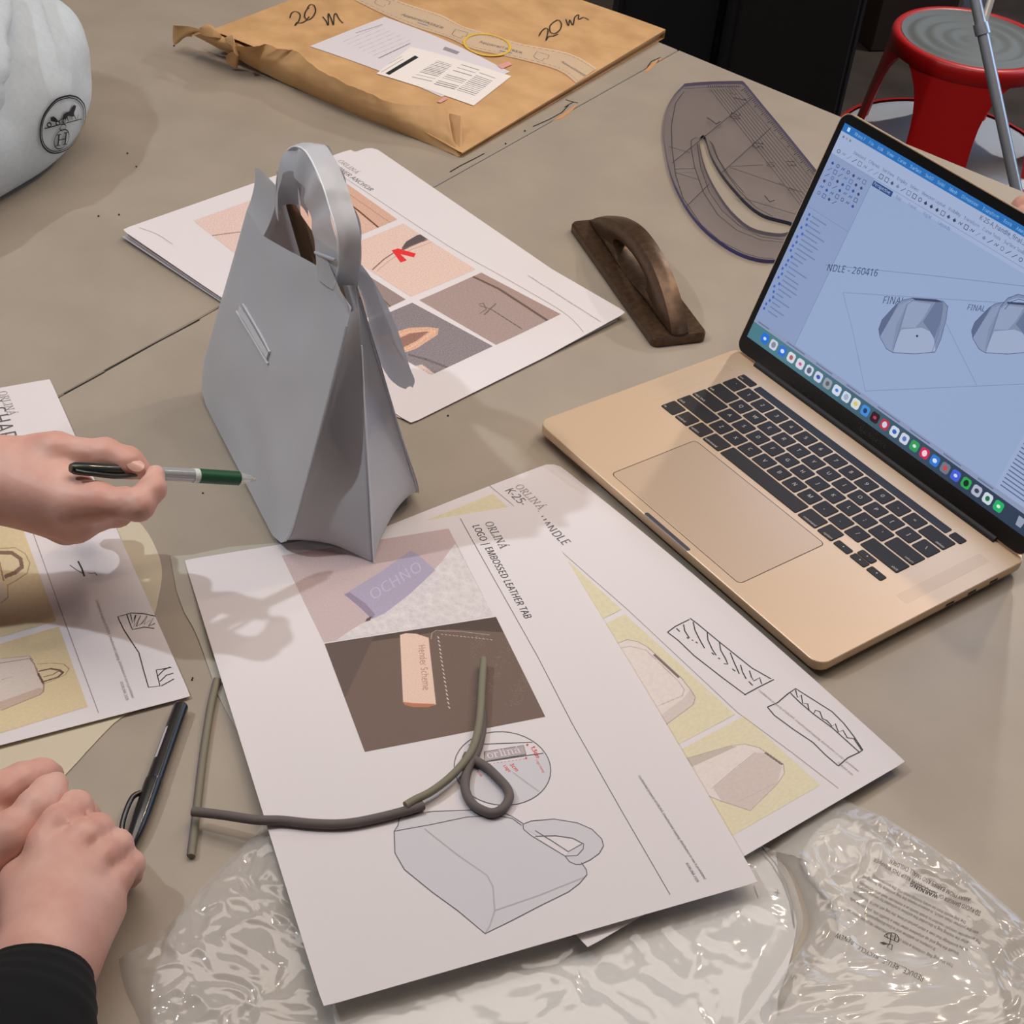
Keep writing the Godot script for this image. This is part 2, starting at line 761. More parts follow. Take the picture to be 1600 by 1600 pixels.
# ---------------------------------------------------------------- tables
func build_tables() -> void:
	var k0 := P(1060, 78)
	var e := (P(1600, 300) - k0).normalized()
	var s := (P(100, 615) - k0).normalized()   # along the joint, towards the viewer
	k0.y = 0.0
	for n in 2:
		var sg := 1.0 if n == 0 else -1.0
		var t := thing("work_table", ["greige painted work table carrying the laptop and the printed sheets", "greige painted work table carrying the parcel and the drawstring pouch"][n], "table", "two tables pushed together")
		var a := k0 + e * sg * 0.0009
		var w := 1.1 if n == 0 else 0.95
		var l := 1.68
		var poly := PackedVector2Array()
		var cs := [a, a + e * sg * w, a + e * sg * w + s * l, a + s * l]
		if n == 0:
			cs.reverse()
		for c in cs:
			poly.append(Vector2(c.x, -c.z))
		var up := func(x, y, h): return Vector3(x, h, -y)
		if Geometry2D.is_polygon_clockwise(poly):
			poly.reverse()
		var m := Mb.new()
		prism(m, poly, [[0.0, TY - 0.03], [0.0, TY - 0.0015]], up)
		prism(m, poly, [[0.0, TY - 0.0015], [0.0012, TY]], up, false, true)
		obj("tabletop", m.mesh(), M.table, t)
		var ap := Mb.new()
		prism(ap, inset(poly, 0.06), [[0.0, TY - 0.10], [0.0, TY - 0.03]], up)
		obj("apron", ap.mesh(), M.table, t)
		var legs := inset(poly, 0.09)
		for q in legs:
			var lg := Mb.new()
			rbox(lg, Vector3(q.x, (TY - 0.1) * 0.5, -q.y), Vector3(0.05, TY - 0.1, 0.05), 0.004)
			obj("leg", lg.mesh(), M.steel, t)
		# chipped paint and bare board along the joint
		var flat := func(u, v): return Vector3(u, TY, v)
		seed_uv = Vector2(0.0, -1.6)
		if n == 0:
			var chips := [[[862, 190], [893, 169], [905, 160], [895, 172], [880, 184]], [[1006, 112], [1016, 102], [1030, 91], [1024, 101], [1012, 112]], [[1030, 96], [1039, 90], [1030, 93]]]
			for c in chips:
				var cm := Mb.new()
				filled(cm, flat, c, 0.0003)
				obj("bare_chip", cm.mesh(), M.raw_wood, t, "bare board where the paint chipped off")
			for c in [[[703, 269], [720, 259], [738, 250], [757, 240]], [[884, 156], [893, 159], [903, 161]], [[882, 168], [890, 163], [896, 160]], [[1012, 104], [1018, 96], [1032, 90]], [[833, 198], [858, 187], [878, 176], [888, 165]], [[100, 616], [130, 600], [152, 588], [163, 582]], [[163, 580], [240, 538], [312, 500]]]:
				var cr := Mb.new()
				stroke(cr, flat, c, 0.0014, 0.0004)
				obj("joint_crack", cr.mesh(), M.crack, t, "dark crack along the table joint")
			var sp := Mb.new()
			for c in [[154, 338], [186, 336], [199, 240], [213, 261], [317, 771], [300, 1063], [700, 650], [272, 72], [820, 205], [790, 225], [301, 1060]]:
				filled(sp, flat, [[c[0] - 2, c[1]], [c[0], c[1] - 2], [c[0] + 2, c[1]], [c[0], c[1] + 1.5]], 0.0003)
			obj("paint_specks", sp.mesh(), M.crack, t).set_meta("kind", "stuff")
			t.get_child(-1).set_meta("label", "tiny dark specks on the painted top")
		seed_uv = Vector2(0.15, 0.15)


# ---------------------------------------------------------------- what stands behind the table
func build_background() -> void:
	# two black cabinets
	for k in 2:
		var t := thing("black_cabinet", ["black cabinet right behind the far corner of the brown parcel", "matte black cabinet between the other cabinet and the red step stool"][k], "cabinet", "black cabinets")
		var zp: float = [-2.85, -2.75][k]
		var x0 := on_plane([960.0, 1137.0][k], 40, Vector3(0, 0, zp), Vector3(0, 0, 1)).x
		var x1 := on_plane([1130.0, 1345.0][k], 60, Vector3(0, 0, zp), Vector3(0, 0, 1)).x
		var b := Basis.IDENTITY
		var c := Vector3((x0 + x1) * 0.5, 0.66, zp - 0.2)
		var m := Mb.new()
		rbox(m, c, Vector3(x1 - x0 - 0.006, 1.26, 0.4), 0.006, b)
		obj("body", m.mesh(), [M.black, M.black2][k], t)
		var d := Mb.new()
		rbox(d, c + b * Vector3(0, 0.0, 0.206), Vector3(x1 - x0 - 0.03, 1.2, 0.012), 0.004, b)
		obj("door", d.mesh(), [M.black, M.black2][k], t)
		var p := Mb.new()
		rbox(p, Vector3(c.x, 0.015, c.z), Vector3(x1 - x0 - 0.05, 0.03, 0.36), 0.004, b)
		obj("plinth", p.mesh(), M.black2, t)
	build_stool()
	build_pole()
	# cardboard box and a clear bag of packing behind the stool
	var t := thing("cardboard_box", "dark brown cardboard box on the floor behind the red step stool", "box")
	var c := P(1400, 60, -TY)
	c = Vector3(c.x - 0.02, 0.2, c.z - 0.05)
	var m := Mb.new()
	rbox(m, c, Vector3(0.22, 0.40, 0.26), 0.004, Basis(Vector3.UP, 0.35))
	obj("carton", m.mesh(), std(Color(0.20, 0.13, 0.09), 0.85), t)
	var f := Mb.new()
	rbox(f, c + Vector3(0, 0.203, 0), Vector3(0.05, 0.003, 0.25), 0.001, Basis(Vector3.UP, 0.35))
	obj("packing_tape", f.mesh(), film(Color(0.75, 0.72, 0.68), 0.5, 0.2), t)
	var g := thing("water_bottle", "clear plastic bottle with a blue cap beside the cardboard box", "bottle")
	var bm := Mb.new()
	var at := Vector3(c.x + 0.17, 0.0, c.z + 0.16)
	lathe(bm, at, [Vector2(0.0, 0.002), Vector2(0.03, 0.0), Vector2(0.036, 0.01), Vector2(0.036, 0.14), Vector2(0.031, 0.15), Vector2(0.036, 0.16), Vector2(0.036, 0.2), Vector2(0.014, 0.245), Vector2(0.013, 0.262)], 24)
	obj("bottle_wall", bm.mesh(), film(Color(0.75, 0.82, 0.95), 0.25, 0.08), g)
	var cp := Mb.new()
	lathe(cp, at, [Vector2(0.0155, 0.250), Vector2(0.0155, 0.272), Vector2(0.014, 0.274), Vector2(0.0, 0.274)], 20)
	obj("cap", cp.mesh(), std(Color(0.10, 0.18, 0.55), 0.4), g)


func build_stool() -> void:
	var t := thing("step_stool", "red round step stool with grey rubber treads behind the table", "stool")
	var c := P(1520, 60, 0.43 - TY)
	c.y = 0.0
	var red := std(Color(0.78, 0.04, 0.05), 0.4)
	red.clearcoat_enabled = true
	red.clearcoat = 0.4
	var rubber := std(Color(0.44, 0.46, 0.46), 0.7)
	var m := Mb.new()
	var ring := [Vector2(0.0, 0.428)]
	for k in range(1, 26):
		var r := 0.136 * k / 25.0
		ring.append(Vector2(r, 0.428 + 0.0035 * sin(r * 190.0) * (0.4 + 0.6 * r / 0.136)))
	m.grid(56, 25, func(a, b):
		var p: Vector2 = ring[roundi(b * 25)]
		return c + Vector3(cos(a * TAU) * p.x, p.y, -sin(a * TAU) * p.x), true)
	obj("top_tread", m.mesh(), rubber, t, "grey ribbed rubber tread")
	var rim := Mb.new()
	lathe(rim, c, [Vector2(0.132, 0.424), Vector2(0.138, 0.431), Vector2(0.147, 0.432), Vector2(0.152, 0.427), Vector2(0.154, 0.418), Vector2(0.153, 0.400), Vector2(0.147, 0.398), Vector2(0.146, 0.415), Vector2(0.132, 0.42)], 56)
	obj("top_rim", rim.mesh(), red, t)
	# four broad legs that flare to the base ring, with webs at the top
	for k in 4:
		var a0 := TAU * k / 4.0 + 4.42
		var lm := Mb.new()
		var fn := func(u, v):
			var y := lerpf(0.412, 0.05, v)
			var half = 0.44 * (1.0 + 1.3 * exp(-v * 9.0)) * 0.78
			var ang: float = a0 + (u - 0.5) * 2.0 * half
			var r := lerpf(0.150, 0.205, v)
			return c + Vector3(cos(ang) * r, y, -sin(ang) * r)
		lm.grid(12, 16, fn)
		lm.grid(12, 16, func(u, v):
			var p: Vector3 = fn.call(1.0 - u, v)
			var d := (p - c) * Vector3(1, 0, 1)
			return p - d.normalized() * 0.008)
		for e in [0.0, 1.0]:
			lm.grid(1, 16, func(u, v):
				var p: Vector3 = fn.call(e, v)
				var d := (p - c) * Vector3(1, 0, 1)
				return p - d.normalized() * 0.008 * (u if e > 0.5 else 1.0 - u))
		obj("leg", lm.mesh(), red, t)
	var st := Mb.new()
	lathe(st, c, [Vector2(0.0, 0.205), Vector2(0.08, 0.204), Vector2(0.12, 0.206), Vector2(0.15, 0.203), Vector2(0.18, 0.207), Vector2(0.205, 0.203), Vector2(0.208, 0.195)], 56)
	obj("lower_tread", st.mesh(), std(Color(0.78, 0.80, 0.83), 0.45), t, "pale grey lower tread, lightened in colour against the shade")  # rubber made paler because this step sits in shade
	var sk := Mb.new()
	lathe(sk, c, [Vector2(0.205, 0.208), Vector2(0.214, 0.207), Vector2(0.218, 0.2), Vector2(0.222, 0.15), Vector2(0.232, 0.02), Vector2(0.24, 0.0), Vector2(0.232, 0.0), Vector2(0.222, 0.03), Vector2(0.206, 0.195)], 56)
	obj("base_skirt", sk.mesh(), red, t)


func build_pole() -> void:
	var t := thing("leaning_pole", "silver aluminium pole leaning in front of the red step stool", "pole")
	var alu := std(Color(0.75, 0.78, 0.82), 0.35, 0.7)
	var a := on_plane(1522, -12, Vector3(0, 0, -2.60), Vector3(0, 0, 1))
	var b := on_plane(1583, 272, Vector3(0, 0, -2.46), Vector3(0, 0, 1))
	var d := (b - a) / (b.y - a.y)
	var foot := a + d * (0.012 - a.y)
	var top := a + d * ((-2.722 - a.z) / d.z)
	var m := Mb.new()
	tube(m, [top, foot], [0.0095, 0.0095], 16, true)
	obj("tube", m.mesh(), alu, t)
	var f := Mb.new()
	tube(f, [foot + (top - foot).normalized() * 0.03, foot - Vector3(0, 0.011, 0)], [0.012, 0.012], 12, true)
	obj("foot_cap", f.mesh(), M.black, t)
	var q := a.lerp(b, 0.20)
	var q2 := on_plane(1551, -10, Vector3(0, 0, -2.60), Vector3(0, 0, 1))
	var br := Mb.new()
	tube(br, [q, q + (q2 - q) * 2.2], [0.006, 0.006], 10, true)
	obj("strut", br.mesh(), std(Color(0.85, 0.82, 0.78), 0.4, 0.3), t)
	var cl := Mb.new()
	tube(cl, [a.lerp(b, 0.17), a.lerp(b, 0.23)], [0.0125, 0.0125], 14, true)
	obj("clamp", cl.mesh(), alu, t)


# ---------------------------------------------------------------- printed sheets
func sheet(cpx: Array, bow: Callable) -> Dictionary:
	# cpx: pixel and height of the corners (0,0), (1,0), (1,1), (0,1); the last may be left out
	var c := []
	for q in cpx:
		c.append(P(q[0], q[1], q[2]))
	if c.size() == 3:
		c.append(c[0] + c[2] - c[1])
		c[3].y = TY + 0.0010
	return sheet_at(c, bow)


func sheet_at(c: Array, bow: Callable) -> Dictionary:
	var lu: float = (c[0].distance_to(c[1]) + c[3].distance_to(c[2])) * 0.5
	var lv: float = (c[0].distance_to(c[3]) + c[1].distance_to(c[2])) * 0.5
	var fn := func(u, v):
		var a: float = u / lu
		var b: float = v / lv
		var p: Vector3 = c[0].lerp(c[1], a).lerp(c[3].lerp(c[2], a), b)
		p.y += bow.call(a, b)
		return p
	return {"fn": fn, "lu": lu, "lv": lv}


func sheet_mesh(s: Dictionary, r_ := 0.0015, nu := 44, nv := 32, r00 := 0.0) -> ArrayMesh:
	var m := Mb.new()
	var lu: float = s.lu
	var lv: float = s.lv
	var fn: Callable = s.fn
	m.grid(nu, nv, func(a, b):
		var q := Vector2(a * lu, b * lv)
		var r: float = r00 if r00 > 0.0 and a < 0.5 and b < 0.5 else r_
		var k := Vector2(clampf(q.x, r, lu - r), clampf(q.y, r, lv - r))
		var d := q - k
		if d.x != 0.0 and d.y != 0.0 and d.length() > r:
			q = k + d.normalized() * r
		return fn.call(q.x, q.y))
	return m.mesh()


func blank_sheet(s: Dictionary, called: String, label: String, category: String, mat: Material, group := "", r := 0.0015) -> Node3D:
	var t := thing(called, label, category, group)
	obj("paper", sheet_mesh(s, r), mat, t)
	return t


func to_tex(quad_px: Array, p: Array, w: int, h: int) -> Vector2:
	# pixel of the photograph -> pixel of a picture printed on the quad (inverse bilinear)
	var q := []
	for k in quad_px:
		q.append(Vector2(k[0], k[1]))
	var g := Vector2(0.5, 0.5)
	var t := Vector2(p[0], p[1])
	for it in 8:
		var f: Vector2 = q[0].lerp(q[1], g.x).lerp(q[3].lerp(q[2], g.x), g.y) - t
		var du: Vector2 = (q[1] - q[0]).lerp(q[2] - q[3], g.y)
		var dv: Vector2 = (q[3] - q[0]).lerp(q[2] - q[1], g.x)
		var det := du.x * dv.y - du.y * dv.x
		g -= Vector2((f.x * dv.y - f.y * dv.x) / det, (du.x * f.y - du.y * f.x) / det)
	return Vector2(g.x * w, g.y * h)


func tx(q: Array, pts: Array, im: Image) -> Array:
	var out := []
	for p in pts:
		out.append(to_tex(q, p, im.get_width(), im.get_height()))
	return out


func grainy(im: Image, amount: float, freq: float, seed_: int) -> void:
	var n := FastNoiseLite.new()
	n.seed = seed_
	n.frequency = freq
	n.fractal_octaves = 3
	for y in im.get_height():
		for x in im.get_width():
			var k := 1.0 + amount * n.get_noise_2d(x, y)
			var c := im.get_pixel(x, y)
			im.set_pixel(x, y, Color(c.r * k, c.g * k, c.b * k))


func rgb(r: float, g: float, b: float) -> Color:
	return Color(r / 255.0, g / 255.0, b / 255.0)


func inks(t: Node, called: String, m: Mb, mat: Material, label := "") -> void:
	if m.t.size():
		obj(called, m.mesh(), mat, t, label)


const SMALL := "Confidential property of ORLINÁ. Unauthorised copying, distribution or use is prohibited"

var logo_fn: Callable

func build_sheets() -> void:
	build_corner_sheets()
	build_left_sheet()
	build_film_offcut()
	build_handle_sheet()
	build_logo_sheet()


func build_corner_sheets() -> void:
	var under := sheet([[627, 655, 0.0006], [190, 371, 0.003], [556, 236, 0.0006], [968, 487, 0.0006]], func(a, b): return 0.004 * maxf(0.0, a - 0.75) * (1.0 - b))
	blank_sheet(under, "printed_sheet", "white sheet lying lowest under the corner anchor sheet, its edge peeking out", "paper", M.paper, "sheets behind the mock-up")
	var mid := sheet([[634, 660, 0.0012], [191, 366, 0.005], [582, 228, 0.0012], [974, 497, 0.0012]], func(a, b): return 0.004 * maxf(0.0, a - 0.75) * (1.0 - b))
	blank_sheet(mid, "printed_sheet", "white sheet directly under the corner anchor sheet", "paper", M.paper, "sheets behind the mock-up", 0.012)
	var s := sheet([[642, 662, 0.002], [190, 361, 0.010], [548, 233, 0.002], [978, 495, 0.003]], func(a, b): return 0.006 * maxf(0.0, a - 0.7) * (1.0 - b) + 0.006 * pow(maxf(0.0, b - 0.6) * maxf(0.0, 0.55 - a), 1.0) * 4.0)
	var fn: Callable = s.fn
	var t := thing("printed_sheet", "corner anchor print with six leather photos lying behind the mock-up", "paper", "sheets behind the mock-up")
	obj("paper", sheet_mesh(s, 0.004), M.paper, t)
	var quads := [
		[[515, 268], [621, 343], [519, 386], [413, 308]],
		[[630, 349], [743, 421], [642, 464], [529, 391]],
		[[752, 426], [876, 491], [775, 539], [655, 469]],
		[[403, 309], [510, 389], [408, 428], [302, 345]],
		[[520, 396], [634, 468], [540, 512], [428, 437]],
		[[644, 473], [770, 541], [674, 586], [548, 514]]]
	var cols := [rgb(218, 180, 162), rgb(224, 196, 183), rgb(166, 146, 140), rgb(224, 197, 188), rgb(152, 134, 130), rgb(136, 127, 130)]
	for k in 6:
		var q: Array = quads[k]
		var im := pic(240, 200, cols[k])
		match k:
			0:
				paint_poly(im, tx(q, [[515, 268], [621, 343], [600, 362], [510, 296]], im), rgb(212, 172, 152))
				paint_line(im, tx(q, [[511, 297], [535, 312], [560, 330], [592, 357]], im), 5, rgb(112, 70, 48))
				paint_line(im, tx(q, [[512, 285], [540, 300], [612, 350]], im), 2, rgb(180, 128, 104))
				paint_line(im, tx(q, [[516, 305], [540, 322]], im), 3, rgb(186, 134, 108))
			1:
				paint_poly(im, tx(q, [[628, 388], [635, 378], [652, 368], [668, 364], [672, 372], [630, 392]], im), rgb(92, 82, 84))
				paint_line(im, tx(q, [[583, 422], [600, 406], [618, 394], [645, 384], [676, 372]], im), 3, rgb(130, 98, 88))
				paint_line(im, tx(q, [[590, 424], [606, 410], [622, 399], [648, 389], [680, 377]], im), 2, rgb(196, 158, 142))
				paint_poly(im, tx(q, [[612, 392], [622, 389], [650, 397], [647, 403], [626, 398], [636, 408], [626, 411]], im), rgb(226, 48, 52))
			2:
				paint_poly(im, tx(q, [[752, 426], [876, 491], [862, 500], [742, 433]], im), rgb(166, 142, 134))
				paint_line(im, tx(q, [[740, 433], [780, 452], [855, 501]], im), 7, rgb(104, 84, 74))
				paint_line(im, tx(q, [[750, 478], [768, 484], [815, 514]], im), 2.5, rgb(92, 74, 70))
				paint_line(im, tx(q, [[748, 476], [755, 474], [760, 484], [750, 490]], im), 2, rgb(100, 84, 80))
				paint_line(im, tx(q, [[757, 492], [775, 475]], im), 2.5, rgb(96, 78, 74))
			3:
				paint_line(im, tx(q, [[331, 369], [370, 364], [400, 362], [440, 350]], im), 3, rgb(150, 110, 94))
			4:
				paint_line(im, tx(q, [[540, 420], [600, 470], [610, 480]], im), 4, rgb(110, 92, 88))
			5:
				paint_poly(im, tx(q, [[560, 520], [600, 525], [640, 513], [668, 512], [686, 514], [684, 524], [650, 546], [620, 556], [590, 548]], im), rgb(216, 172, 146))
				paint_poly(im, tx(q, [[610, 536], [640, 522], [672, 518], [650, 534], [628, 545]], im), rgb(150, 112, 98))
				paint_line(im, tx(q, [[600, 532], [640, 519], [680, 518], [640, 545], [612, 552]], im), 2, rgb(236, 190, 160))
				paint_line(im, tx(q, [[640, 555], [665, 562], [700, 575]], im), 8, rgb(92, 80, 82), 0.6)
				paint_poly(im, tx(q, [[655, 590], [640, 574], [660, 570], [680, 585]], im), rgb(214, 190, 178))
		grainy(im, 0.09 if k != 5 else 0.2, 0.2, 40 + k)
		obj("photo_print", panel(fn, q), pic_mat(im, 0.5), t)
	var ink := Mb.new()
	text(ink, fn, "CORNER ANCHOR", [515, 257], [578, 299], sans)
	inks(t, "title_print", ink, M.ink_soft, "printed title CORNER ANCHOR")
	var pale := Mb.new()
	text(pale, fn, "ORLINÁ", [527, 252], [556, 272], serif)
	text(pale, fn, SMALL, [824, 431], [937, 503], sans)
	stroke(pale, fn, [[505, 256], [560, 292], [700, 384], [790, 435], [880, 488], [912, 519]], 0.0005, 0.0002, true)
	stroke(pale, fn, [[218, 356], [245, 366], [270, 382]], 0.0006, 0.0002, true)
	inks(t, "small_print", pale, M.ink_pale)


func build_left_sheet() -> void:
	# pattern paper below it
	var out := [[130, 780], [175, 792], [205, 806], [232, 835], [250, 875], [253, 905], [246, 945], [242, 975], [262, 1030], [275, 1085], [196, 1118], [150, 1160], [104, 1210], [40, 1270], [-60, 1330], [-200, 1330], [-210, 860]]
	var poly := PackedVector2Array()
	for q in smooth_path(out.map(func(p): return Vector2(p[0], p[1])), 3):
		var p := P(q.x, q.y, 0.0)
		poly.append(Vector2(p.x, -p.z))
	if Geometry2D.is_polygon_clockwise(poly):
		poly.reverse()
	var pm := Mb.new()
	prism(pm, poly, [[0.0, TY + 0.0002], [0.0, TY + 0.0009]], func(x, y, h): return Vector3(x, h, -y))
	var pt := thing("pattern_paper", "cream pattern paper with a rounded edge under the sheet with handle drawings", "paper")
	obj("paper", pm.mesh(), std(Color(0.80, 0.755, 0.66), 0.8), pt)
	var c0 := P(78, 592, 0.003)
	var c1 := P(298, 1088, 0.003)
	var d := (c1 - c0)
	var w := Vector3(-d.z, 0, d.x).normalized() * 0.297
	var s := sheet_at([c0, c1, c1 + w + Vector3(0, 0.002, 0), c0 + w], func(a, b): return 0.004 * sin(PI * a) * b)
	var fn: Callable = s.fn
	var t := thing("printed_sheet", "sheet with handle drawings and black pen marks under the hand with the pen", "paper")
	obj("paper", sheet_mesh(s), M.paper, t)
	var g0 := solve(fn, Vector2(18, 770), Vector2(0.15, 0.05))
	var q1 := [[-14, 690], [88, 970], [-190, 1052], [-290, 770]]
	var q2 := [[92, 979], [137, 1104], [-150, 1192], [-190, 1062]]
	for k in 2:
		var q: Array = [q1, q2][k]
		var im := pic(360, 330, rgb(213, 195, 156))
		if k == 0:
			paint_poly(im, tx(q, [[-60, 900], [0, 915], [6, 925], [12, 940], [8, 946], [-60, 975]], im), rgb(206, 192, 176))
			paint_line(im, tx(q, [[-20, 878], [0, 867], [25, 865], [42, 874], [49, 888], [44, 903], [25, 915], [12, 922], [12, 940], [0, 948]], im), 2, rgb(170, 146, 116))
			paint_line(im, tx(q, [[-20, 882], [0, 873], [20, 873], [34, 882], [36, 894], [24, 903], [9, 909]], im), 7, rgb(128, 100, 80))
			paint_line(im, tx(q, [[0, 888], [6, 915]], im), 3, rgb(160, 120, 92))
		else:
			paint_poly(im, tx(q, [[-150, 1060], [0, 1031], [44, 1027], [53, 1038], [58, 1052], [68, 1074], [66, 1083], [60, 1088], [0, 1112], [-150, 1165]], im), rgb(208, 196, 186))
			paint_poly(im, tx(q, [[-150, 1150], [0, 1098], [60, 1077], [67, 1080], [62, 1087], [0, 1112], [-150, 1165]], im), rgb(190, 168, 152))
			paint_line(im, tx(q, [[-150, 1060], [0, 1038], [45, 1031], [52, 1040], [58, 1055], [67, 1073], [66, 1083], [60, 1088], [0, 1112]], im), 2.5, rgb(150, 124, 106))
			paint_line(im, tx(q, [[0, 1031], [44, 1027], [50, 1034]], im), 2, rgb(170, 148, 126))
			paint_line(im, tx(q, [[58, 1055], [66, 1070]], im), 4, rgb(96, 68, 56))
			paint_line(im, tx(q, [[60, 1051], [78, 1047], [92, 1049], [98, 1053], [90, 1060], [68, 1067]], im), 5, rgb(104, 78, 66))
			paint_line(im, tx(q, [[67, 1060], [82, 1056], [92, 1050]], im), 3, rgb(110, 84, 70))
			paint_line(im, tx(q, [[56, 1040], [80, 1038], [100, 1040], [108, 1047], [102, 1056], [80, 1066], [68, 1070]], im), 2, rgb(160, 134, 108))
			paint_line(im, tx(q, [[0, 1065], [16, 1060]], im), 1.5, rgb(150, 130, 118))
		grainy(im, 0.03, 0.1, 60 + k)
		obj("photo_print", panel(fn, q), pic_mat(im, 0.5), t)
	var ink := Mb.new()
	text(ink, fn, "HANDLE | U SHAPE", [-66, 530], [4, 699], sans)
	inks(t, "title_print", ink, M.ink_soft, "printed title ending in SHAPE")
	var pale := Mb.new()
	text(pale, fn, "ORLINÁ", [-3, 613], [13, 650], serif)
	text(pale, fn, SMALL, [149, 938], [206, 1091], sans)
	text(pale, fn, "©ORLINÁ 2026", [187, 1066], [197, 1095], sans)
	stroke(pale, fn, [[-38, 610], [47, 820], [100, 968], [154, 1114]], 0.0006)
	inks(t, "small_print", pale, M.ink_pale)
	var cross := Mb.new()
	stroke(cross, fn, [[109, 883], [120, 891], [131, 897]], 0.0006)
	stroke(cross, fn, [[122, 877], [128, 889], [132, 901]], 0.0013)
	inks(t, "pen_cross", cross, M.ink, "hand-drawn black cross")
	var pen := Mb.new()
	stroke(pen, fn, [[138, 895], [141, 896], [144, 896], [148, 895], [152, 899]], 0.0006)
	inks(t, "pen_dash", pen, M.ink)
	pen = Mb.new()
	stroke(pen, fn, [[243, 963], [225, 959], [205, 958], [184, 964], [193, 983], [205, 1002], [217, 1020], [225, 1050], [232, 1074], [250, 1072], [246, 1056], [244, 1047], [256, 1045], [268, 1043]], 0.0008)
	stroke(pen, fn, [[198, 960], [202, 972], [207, 984], [225, 980], [241, 982]], 0.0008)
	stroke(pen, fn, [[204, 960], [207, 974], [212, 961], [209, 980], [220, 962], [213, 979], [222, 974], [230, 962], [225, 976], [240, 966], [232, 979], [242, 974]], 0.0008)
	stroke(pen, fn, [[247, 1056], [256, 1047], [266, 1042]], 0.0008)
	stroke(pen, fn, [[250, 1065], [260, 1055], [271, 1052]], 0.0008)
	stroke(pen, fn, [[252, 1072], [272, 1061]], 0.0008)
	inks(t, "pen_sketch", pen, M.ink, "hand-drawn black pen sketch")


func build_film_offcut() -> void:
	var out := [[266, 870], [300, 868], [430, 850], [560, 900], [520, 1150], [420, 1200], [352, 1110], [332, 1062], [314, 1010], [300, 978], [288, 958], [276, 925]]
	var poly := PackedVector2Array()
	for q in smooth_path(out.map(func(p): return Vector2(p[0], p[1])), 2):
		var p := P(q[0], q[1], 0.0)
		poly.append(Vector2(p.x, -p.z))
	if Geometry2D.is_polygon_clockwise(poly):
		poly.reverse()
	var m := Mb.new()
	prism(m, poly, [[0.0, TY + 0.0002], [0.0, TY + 0.0010]], func(x, y, h): return Vector3(x, h, -y))
	var t := thing("vinyl_offcut", "pale translucent vinyl offcut peeking out beside the logo sheet", "offcut")
	obj("film_piece", m.mesh(), std(Color(0.70, 0.68, 0.63), 0.4), t)


